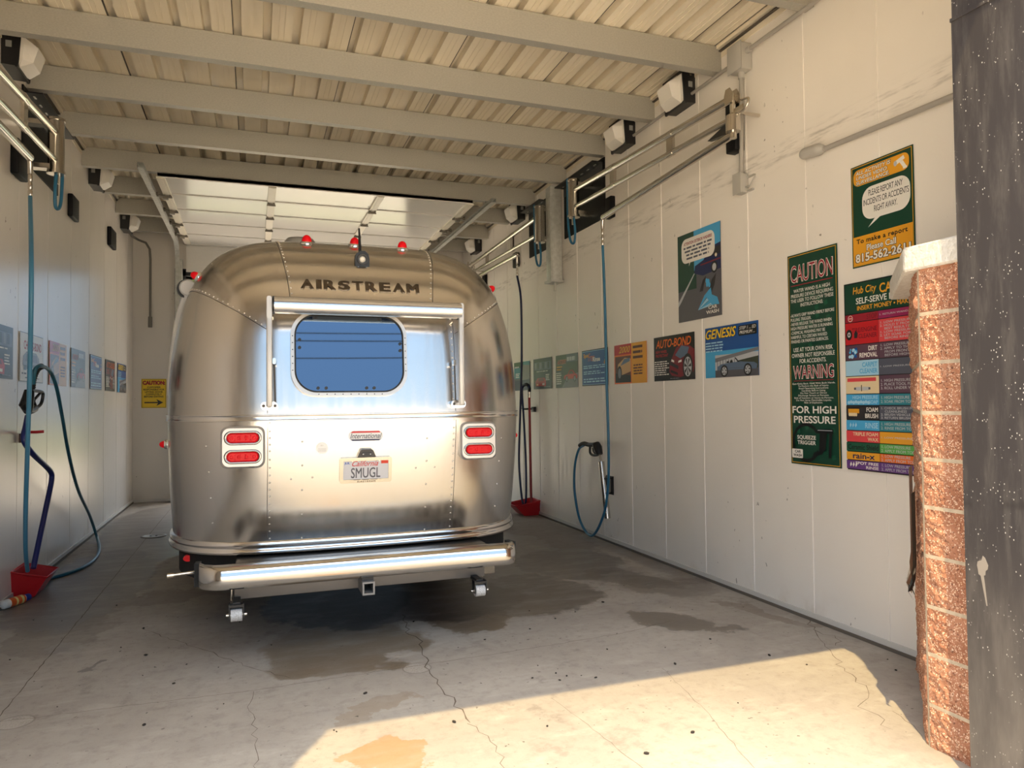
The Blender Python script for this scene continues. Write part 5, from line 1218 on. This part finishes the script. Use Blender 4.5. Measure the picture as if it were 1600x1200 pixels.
# tall green caution board
s = Sheet('caution_board', 'tall green board headed CAUTION and WARNING on the right wall', 'sign', 'R', (4.239, 1.075), .472, 1.493, 'green'); w, h = s.w, s.h
s.border(.010, .004, 'gold')
for i in range(30):
    rnd = random.Random(i); x, y = rnd.uniform(.03, w-.06), rnd.uniform(.03, h-.06); s.poly([(x, y), (x+.03, y+.01), (x+.022, y+.04), (x-.01, y+.03)], 'green2')
s.text('CAUTION', w*.08, h*.865, w*.92, h*.945, 'crimson', .0, outline='white', ow=.03); s.rect(w*.08, h*.848, w*.92, h*.852, 'crimson')
s.text('WATER WAND IS A HIGH\nPRESSURE DEVICE REQUIRING\nTHE USER TO FOLLOW THESE\nINSTRUCTIONS:', w*.07, h*.745, w*.93, h*.832, 'white', .008, 0, 'CENTER')
s.text('-ALWAYS GRIP WAND FIRMLY BEFORE\nPULLING TRIGGER.\n-NEVER RELEASE THE WAND WHEN\nHIGH PRESSURE WATER IS RUNNING\n-CHEMICAL WASHING MAY BE\nHARMFUL TO CERTAIN WAXED\nFINISHES OR PAINTED SURFACES.', w*.06, h*.575, w*.94, h*.715, 'white', .006)
s.text('USE AT YOUR OWN RISK\nOWNER NOT RESPONSIBLE\nFOR ACCIDENTS.', w*.07, h*.478, w*.93, h*.552, 'white', .008, 0, 'CENTER')
s.text('WARNING', w*.10, h*.405, w*.90, h*.465, 'crimson', .0, outline='white', ow=.03); s.rect(w*.1, h*.393, w*.9, h*.396, 'crimson')
s.text('Gun Kicks Back. Hold With Both Hands.\nTo Reduce the Risk of Injury.\nRead Operating Instructions\nCarefully Before Using\nDo Not Touch or Direct\nDischarge Stream at Persons.\nRisk of Injection or Injury to Persons.\nDo Not Spray Flammable Liquids.\nRisk of Explosion.', w*.07, h*.285, w*.93, h*.385, 'white', .004, 0, 'CENTER')
s.text('FOR HIGH\nPRESSURE', w*.06, h*.195, w*.94, h*.275, 'white', .02, 0, 'CENTER')
N = 22; cx, cy, r0, r1 = w*.34, h*.105, .115, .137
for i in range(N-4):
    a, c = R(35+i*300/(N-4)), R(35+(i+1)*300/(N-4)); s.poly([(cx+r0*math.cos(a), cy+r0*math.sin(a)), (cx+r1*math.cos(a), cy+r1*math.sin(a)), (cx+r1*math.cos(c), cy+r1*math.sin(c)), (cx+r0*math.cos(c), cy+r0*math.sin(c))], 'black')
s.poly([(w*.56, h*.150), (w*.88, h*.152), (w*.88, h*.172), (w*.56, h*.168)], 'black'); s.poly([(w*.60, h*.07), (w*.72, h*.07), (w*.76, h*.16), (w*.62, h*.16)], 'black'); s.poly([(w*.78, h*.04), (w*.83, h*.04), (w*.86, h*.155), (w*.80, h*.155)], 'black'); s.poly([(w*.46, h*.04), (w*.66, h*.055), (w*.70, h*.075), (w*.5, h*.062)], 'black')
s.rect(w*.58, h*.163, w*.86, h*.166, 'ltgrey')
s.text('SQUEEZE\nTRIGGER', w*.16, h*.095, w*.54, h*.138, 'white', .02, 0, 'CENTER'); s.rr(w*.04, h*.03, w*.27, h*.072, .008, 'white'); s.text('CAR\nWASH', w*.07, h*.036, w*.25, h*.067, 'black', .03, 0, 'CENTER'); s.done()
# surveillance sign
s = Sheet('surveillance_sign', 'green and yellow sign about video surveillance high on the right wall', 'sign', 'R', (3.635, 2.372), .470, .652, 'green'); w, h = s.w, s.h
s.border(.008, .004, 'gold'); s.rr(.022, h*.795, w-.028, h*.955, .04, 'gold')
s.text('ALL ACTIVITY IS\nUNDER VIDEO\nSURVEILLANCE.', w*.085, h*.808, w*.66, h*.94, 'white', .02, .2, outline='black', ow=.04)
s.poly([(w*.72, h*.90), (w*.86, h*.935), (w*.88, h*.90), (w*.74, h*.865)], 'white'); s.poly([(w*.80, h*.88), (w*.85, h*.89), (w*.90, h*.83), (w*.86, h*.815)], 'white'); s.disc(w*.735, h*.882, .012, 'ltgrey', .016); s.rect(w*.85, h*.81, w*.91, h*.83, 'white')
s.poly([(w*.28, h*.365), (w*.44, h*.47), (w*.52, h*.455)], 'white'); s.rr(w*.19, h*.44, w*.95, h*.755, .075, 'white')
s.text('PLEASE REPORT ANY\nINCIDENTS OR ACCIDENTS\nRIGHT AWAY.', w*.21, h*.50, w*.93, h*.725, 'black', .004, 0, 'CENTER', .92)
s.rect(.012, .012, w-.012, h*.30, 'gold'); s.text('To make a report', w*.08, h*.215, w*.90, h*.275, 'black', .03, 0, 'LEFT', 1.1); s.text('Please Call', w*.25, h*.145, w*.72, h*.205, 'white', .02, outline='black', ow=.03)
s.text('815-562-2611', w*.06, h*.045, w*.94, h*.13, 'white', .03, outline='black', ow=.05); s.done()
# self-serve menu
s = Sheet('instruction_menu', 'coloured self-serve instruction menu on the right wall partly hidden by the block pier', 'sign', 'R', (3.714, 1.075), .84, 1.205, 'black'); w, h = s.w, s.h
s.rect(.008, h*.835, w-.008, h-.008, 'green'); s.text('Hub City', .075, h*.925, .262, h*.975, 'gold', .01, .15); s.text('CAR WASH', .285, h*.922, .62, h*.972, 'gold', .02)
s.text('SELF-SERVE INSTRUCTIONS', .098, h*.882, .70, h*.915, 'white', .015); s.text('INSERT MONEY • MAKE SELECTION', .108, h*.848, .72, h*.872, 'gold', .015)
rows = [('STOP', ['1. RETURN WAND TO HOLDER'], 'crimson', 'magenta', 'wine', .787, .832), ('TIRE/ENGINE\nCLEANER', ['1. LOW PRESSURE', "2. HOLD 5' FROM TIRE FOR\n    BEST RESULTS", '1. LOW PRESSURE', '2. LET SOAK FOR 30 SEC\n    BEFORE RINSING'], 'red', 'pink', 'wine', .665, .784),
        ('DIRT\nREMOVAL', ['1. LOW PRESSURE', '2. APPLY TO THE ENTIRE CAR\n    FROM FRONT BOTTOM\n    BEFORE HIGH PRESSURE'], 'plum', 'plum', 'white', .578, .662), ('CARPET\nCLEANER', ['1. LOW PRESSURE, LOW'], 'ltblue', 'slate', 'sky', .495, .575),
        ('', ['1. HIGH PRESSURE', '2. PLACE TOOL FLAT ON FLOOR', '3. ROLL UNDER VEHICLE AND SCRUB'], 'cream', 'plum', 'dark', .398, .492), ('HIGH PRESSURE\nSOAP', ['1. HIGH PRESSURE', '2. SOAK FROM TOP TO BOTTOM'], 'sky', 'teal', 'ltblue', .335, .395),
        ('FOAM\nBRUSH', ['1. CHECK BRUSH FOR\n    CLEANLINESS', '2. BRUSH VEHICLE THOROUGHLY', '3. RETURN BRUSH TO HOLDER'], 'dark', 'slate', 'white', .252, .332), ('RINSE', ['1. HIGH PRESSURE', '2. RINSE FROM TOP TO BOTTOM'], 'sky', 'teal', 'ltblue', .196, .249),
        ('TRIPLE FOAM\nWAX', ['1. LOW PRESSURE'], 'pink', 'gold', 'cream', .133, .193), ('Ceramic Shield', ['1. LOW PRESSURE', '2. APPLY FROM TOP TO BOTTOM'], 'green2', 'lime', 'black', .080, .130), ('rain-x', ['1. LOW PRESSURE', '2. APPLY FROM TOP TO BOTTOM'], 'gold', 'orange', 'navy', .042, .078), ('SPOT FREE\nRINSE', ['1. LOW PRESSURE', '2. APPLY FROM TOP TO BOTTOM'], 'purple', 'purple', 'white', .008, .040)]
s.flush('heading')
ed = [.832, .784, .662, .575, .492, .395, .332, .252, .197, .140, .092, .046, .004]
ed = [.832, .788, .668, .585, .500, .405, .345, .268, .212, .150, .100, .055, .006]
for i, (ti, ls, c1, c2, tc, _, _) in enumerate(rows):
    y1, y0 = ed[i]*h, ed[i+1]*h; g = .0025
    s.rect(.008, y0+g, .272, y1-g, c1); s.rect(.274, y0+g, w-.008, y1-g, c2)
    nl = sum(l.count('\n')+1 for l in ls); body = '\n'.join(ls); pad = (y1-y0)*.12
    hh = min((y1-y0)*.78, nl*.021); mx = max(len(q) for q in body.split('\n'))
    s.text(body, .284, (y0+y1)/2-hh/2+(0 if nl > 1 else .006), .284+.0148*mx, (y0+y1)/2+hh/2-(0 if nl > 1 else .004), 'ltgrey', .006)
    if ti:
        n2 = ti.count('\n')+1; hh = min((y1-y0)*.72, n2*.035); m2 = max(len(q) for q in ti.split('\n')); wd = min(.20, m2*.020); x1 = .262
        if ti in ('Ceramic Shield',): x1, wd = .262, .24
        if ti == 'rain-x': x1, wd, hh = .235, .175, .036
        s.text(ti, x1-wd, (y0+y1)/2-hh/2, x1, (y0+y1)/2+hh/2, tc, .02, 0, 'RIGHT')
    cy = (y0+y1)/2
    if i == 0: s.disc(.05, cy, .020, 'white'); s.disc(.05, cy, .017, 'red'); s.text('STOP', .037, cy-.005, .063, cy+.005, 'white', .02)
    if i == 1:
        s.disc(.038, cy-.005, .026, 'black', .034); s.disc(.038, cy-.005, .013, 'ltgrey', .017); s.disc(.038, cy-.005, .006, 'dark'); s.poly([(.08, cy-.03), (.105, cy-.03), (.11, cy), (.095, cy+.02), (.08, cy)], 'dark')
    if i == 2:
        rnd = random.Random(4)
        for q in range(16): s.disc(.06+rnd.uniform(-.03, .04), cy+rnd.uniform(-.03, .03), rnd.uniform(.007, .014), ('sky', 'ltblue', 'blue')[q % 3])
    if i == 4: s.rect(.02, y1-.035, .25, y1-.012, 'pink'); s.rect(.09, cy-.035, .13, cy-.012, 'ltgrey'); s.rect(.14, cy-.035, .19, cy-.012, 'ltgrey'); s.rect(.132, cy-.04, .138, cy-.0, 'dark'); s.rect(.075, cy-.03, .09, cy-.015, 'slate'); s.rect(.19, cy-.03, .205, cy-.015, 'slate')
    if i == 5:
        for q in range(9): s.disc(.03+.02*q, cy-.018+(.004 if q % 2 else 0), .011, 'ltblue')
    if i == 6: s.rect(.025, cy-.004, .115, cy+.024, 'gold'); s.rect(.02, cy+.024, .118, cy+.032, 'black'); [s.disc(.035+.014*q, cy-.012, .008, 'cream', .012) for q in range(5)]
    if i in (7, 11):
        for q in range(3): s.poly([(.04+.022*q, cy-.015), (.052+.022*q, cy+.0), (.045+.022*q, cy+.018), (.036+.022*q, cy+.0)], 'white' if i == 11 else 'ltblue')
    s.flush('instruction_row')
# attention poster with the night street scene
s = Sheet('attention_poster', 'tall poster with a speech balloon and dark car, above the roadster poster', 'poster', 'R', (5.670, 2.240), .640, .784, 'asphalt'); w, h = s.w, s.h
s.rect(0, h*.35, w*.45, h, 'green'); s.rect(w*.40, h*.55, w, h, 'sky'); s.poly([(0, 0), (w, 0), (w, h*.50), (0, h*.20)], 'asphalt'); s.poly([(0, h*.23), (w*.42, h*.54), (w*.44, h*.54), (w*.06, h*.22), (0, h*.18)], 'ltgrey')
s.poly([(w*.40, h*.52), (w*.42, h*.60), (w*.62, h*.64), (w*.80, h*.76), (w, h*.78), (w, h*.50), (w*.6, h*.47)], 'navy'); s.poly([(w*.70, h*.65), (w*.83, h*.74), (w, h*.75), (w, h*.66)], 'dark'); s.poly([(w*.55, h*.585), (w, h*.60), (w, h*.615), (w*.55, h*.60)], 'wine')
s.disc(w*.86, h*.53, .045, 'black', .05); s.disc(w*.86, h*.53, .028, 'ltgrey', .032); s.disc(w*.90, h*.655, .016, 'cream'); s.disc(w*.90, h*.655, .008, 'white')
s.poly([(w*.52, h*.30), (w*.60, h*.42), (w*.68, h*.46), (w*.62, h*.36), (w*.60, h*.30)], 'dark'); s.poly([(w*.72, h*.28), (w*.80, h*.40), (w*.90, h*.46), (w*.86, h*.34), (w*.78, h*.25)], 'dark')
s.poly([(w*.28, h*.62), (w*.36, h*.72), (w*.30, h*.72)], 'white'); s.rr(w*.10, h*.66, w*.88, h*.94, .07, 'white')
s.text('ATTENTION: EXTERIOR WASHERS!', w*.16, h*.865, w*.82, h*.90, 'crimson', .03); s.bars(w*.15, h*.69, w*.82, h*.855, 4, 'slate', 15, 7, 'C')
for i in range(4): s.poly([(w*.48, h*.10), (w*(.64+.07*i), h*(.255-.03*i)), (w*(.70+.07*i), h*(.235-.035*i))], ('sky', 'ltblue', 'sky', 'ltblue')[i])
s.poly([(w*.64, h*.25), (w*.78, h*.32), (w*.80, h*.24), (w*.92, h*.20), (w*.96, h*.12), (w*.80, h*.13)], 'sky')
for a, c in ((.69, .40), (.73, .39), (.70, .36), (.75, .35)): s.disc(w*a, h*c, .016, 'sky', .022)
s.text('CAR\nWASH', w*.67, h*.035, w*.95, h*.125, 'white', .03, 0, 'CENTER', outline='black', ow=.03); s.done()
# back wall caution sign
s = Sheet('caution_sign', 'yellow CAUTION sign with a black arrow on the back wall beside the trailer', 'sign', 'B', (-1.702, 1.506), .362, .467, 'yellow'); w, h = s.w, s.h
s.border(.006, .005, 'black'); s.text('CAUTION:', w*.06, h*.80, w*.94, h*.93, 'red', .03, outline='black', ow=.04)
s.text('CUSTOMER\nRESPONSIBLE FOR\nLIFTING DOOR\nCOMPLETELY\nBEFORE EXITING', w*.08, h*.36, w*.92, h*.74, 'black', .025, 0, 'CENTER')
s.rect(w*.12, h*.165, w*.68, h*.205, 'black'); s.poly([(w*.60, h*.07), (w*.88, h*.185), (w*.60, h*.30), (w*.68, h*.185)], 'black'); s.done()

# ================================================================== outdoors, seen through the rear opening and mirrored in the trailer
def leafy(name, label, loc, rx, ry, h, n, cols, seed):
    rnd = random.Random(seed); t = thing(name, label, 'tree', loc)
    b = MB(); b.tube([loc, (loc[0]+.1, loc[1], h*.35), (loc[0], loc[1]+.1, h*.7)], [.16, .12, .06], 10); b.build('trunk', mat('bark', (.12, .085, .06), .9), t)
    b = MB()
    for i in range(n):
        a = rnd.uniform(0, 2*math.pi); u = rnd.uniform(-1, 1); rr = rnd.uniform(.75, 1.0)*(1+.15*math.sin(5*a+3*u)); q = math.sqrt(1-u*u)
        c = Vector((loc[0]+rx*q*rr*math.cos(a), loc[1]+ry*q*rr*math.sin(a), h*.58+h*.42*u*rr)); d1 = Vector((rnd.gauss(0, 1), rnd.gauss(0, 1), rnd.gauss(0, 1))).normalized(); d2 = d1.orthogonal().normalized(); L = rnd.uniform(.10, .2)
        b.add([c-d1*L, c+d2*L*.5, c+d1*L, c-d2*L*.5], [(0, 1, 2, 3)], rnd.randrange(len(cols)))
    b.build('foliage', cols, t)
LF = [mat('leaf_yellow_green', (.30, .36, .06), .6), mat('leaf_green', (.16, .25, .05), .6)]
TS = [(-2.6, 22.5, 2.4, 8.0, 'yellow green tree outdoors straight behind the left edge of the trailer'), (-8.5, 23, 3.0, 7.5, 'green tree outdoors at the far left past the rear opening'), (8.3, 23, 3.0, 8, 'green tree outdoors at the far right past the rear opening')]
for i, (x, y, r_, h_, lb) in enumerate(TS): leafy('tree', lb, (x, y, 0), r_, 2.0, h_, 3600, LF if i == 0 else LF[::-1], 3+i)
CABLE = mat('cable_black', (.01, .01, .01), .6); PW = mat('weathered_pole', (.16, .115, .08), .9)
for i, x in enumerate((-17, 19)):
    t = thing('utility_pole', ('wooden utility pole across the yard, on the left looking out', 'wooden utility pole across the yard, on the right looking out')[i], 'utility pole', (x, -15, 0))
    b = MB(); b.cyl((x, -15, 0), (x, -15, 8.9), .15, .11, 12); b.build('mast', PW, t); b = MB(); b.box((x-.06, -15.9, 8.35), (x+.06, -14.1, 8.5)); b.build('crossarm', PW, t)
for i, (z0, z1) in enumerate(((7.95, 8.25), (7.68, 7.98), (7.05, 7.40))):
    pts = []
    for k_ in range(25):
        u = k_/24; pts.append((-17+36*u, -15, z0+(z1-z0)*u-.5*4*u*(1-u)))
    b = MB(); b.tube(pts, .022, 6); tag(b.build('overhead_cable', CABLE, None, shift=pts[0]), ('uppermost', 'middle', 'lowest')[i]+' black overhead cable mirrored in the trailer window', 'cable', 'overhead cables across the yard')
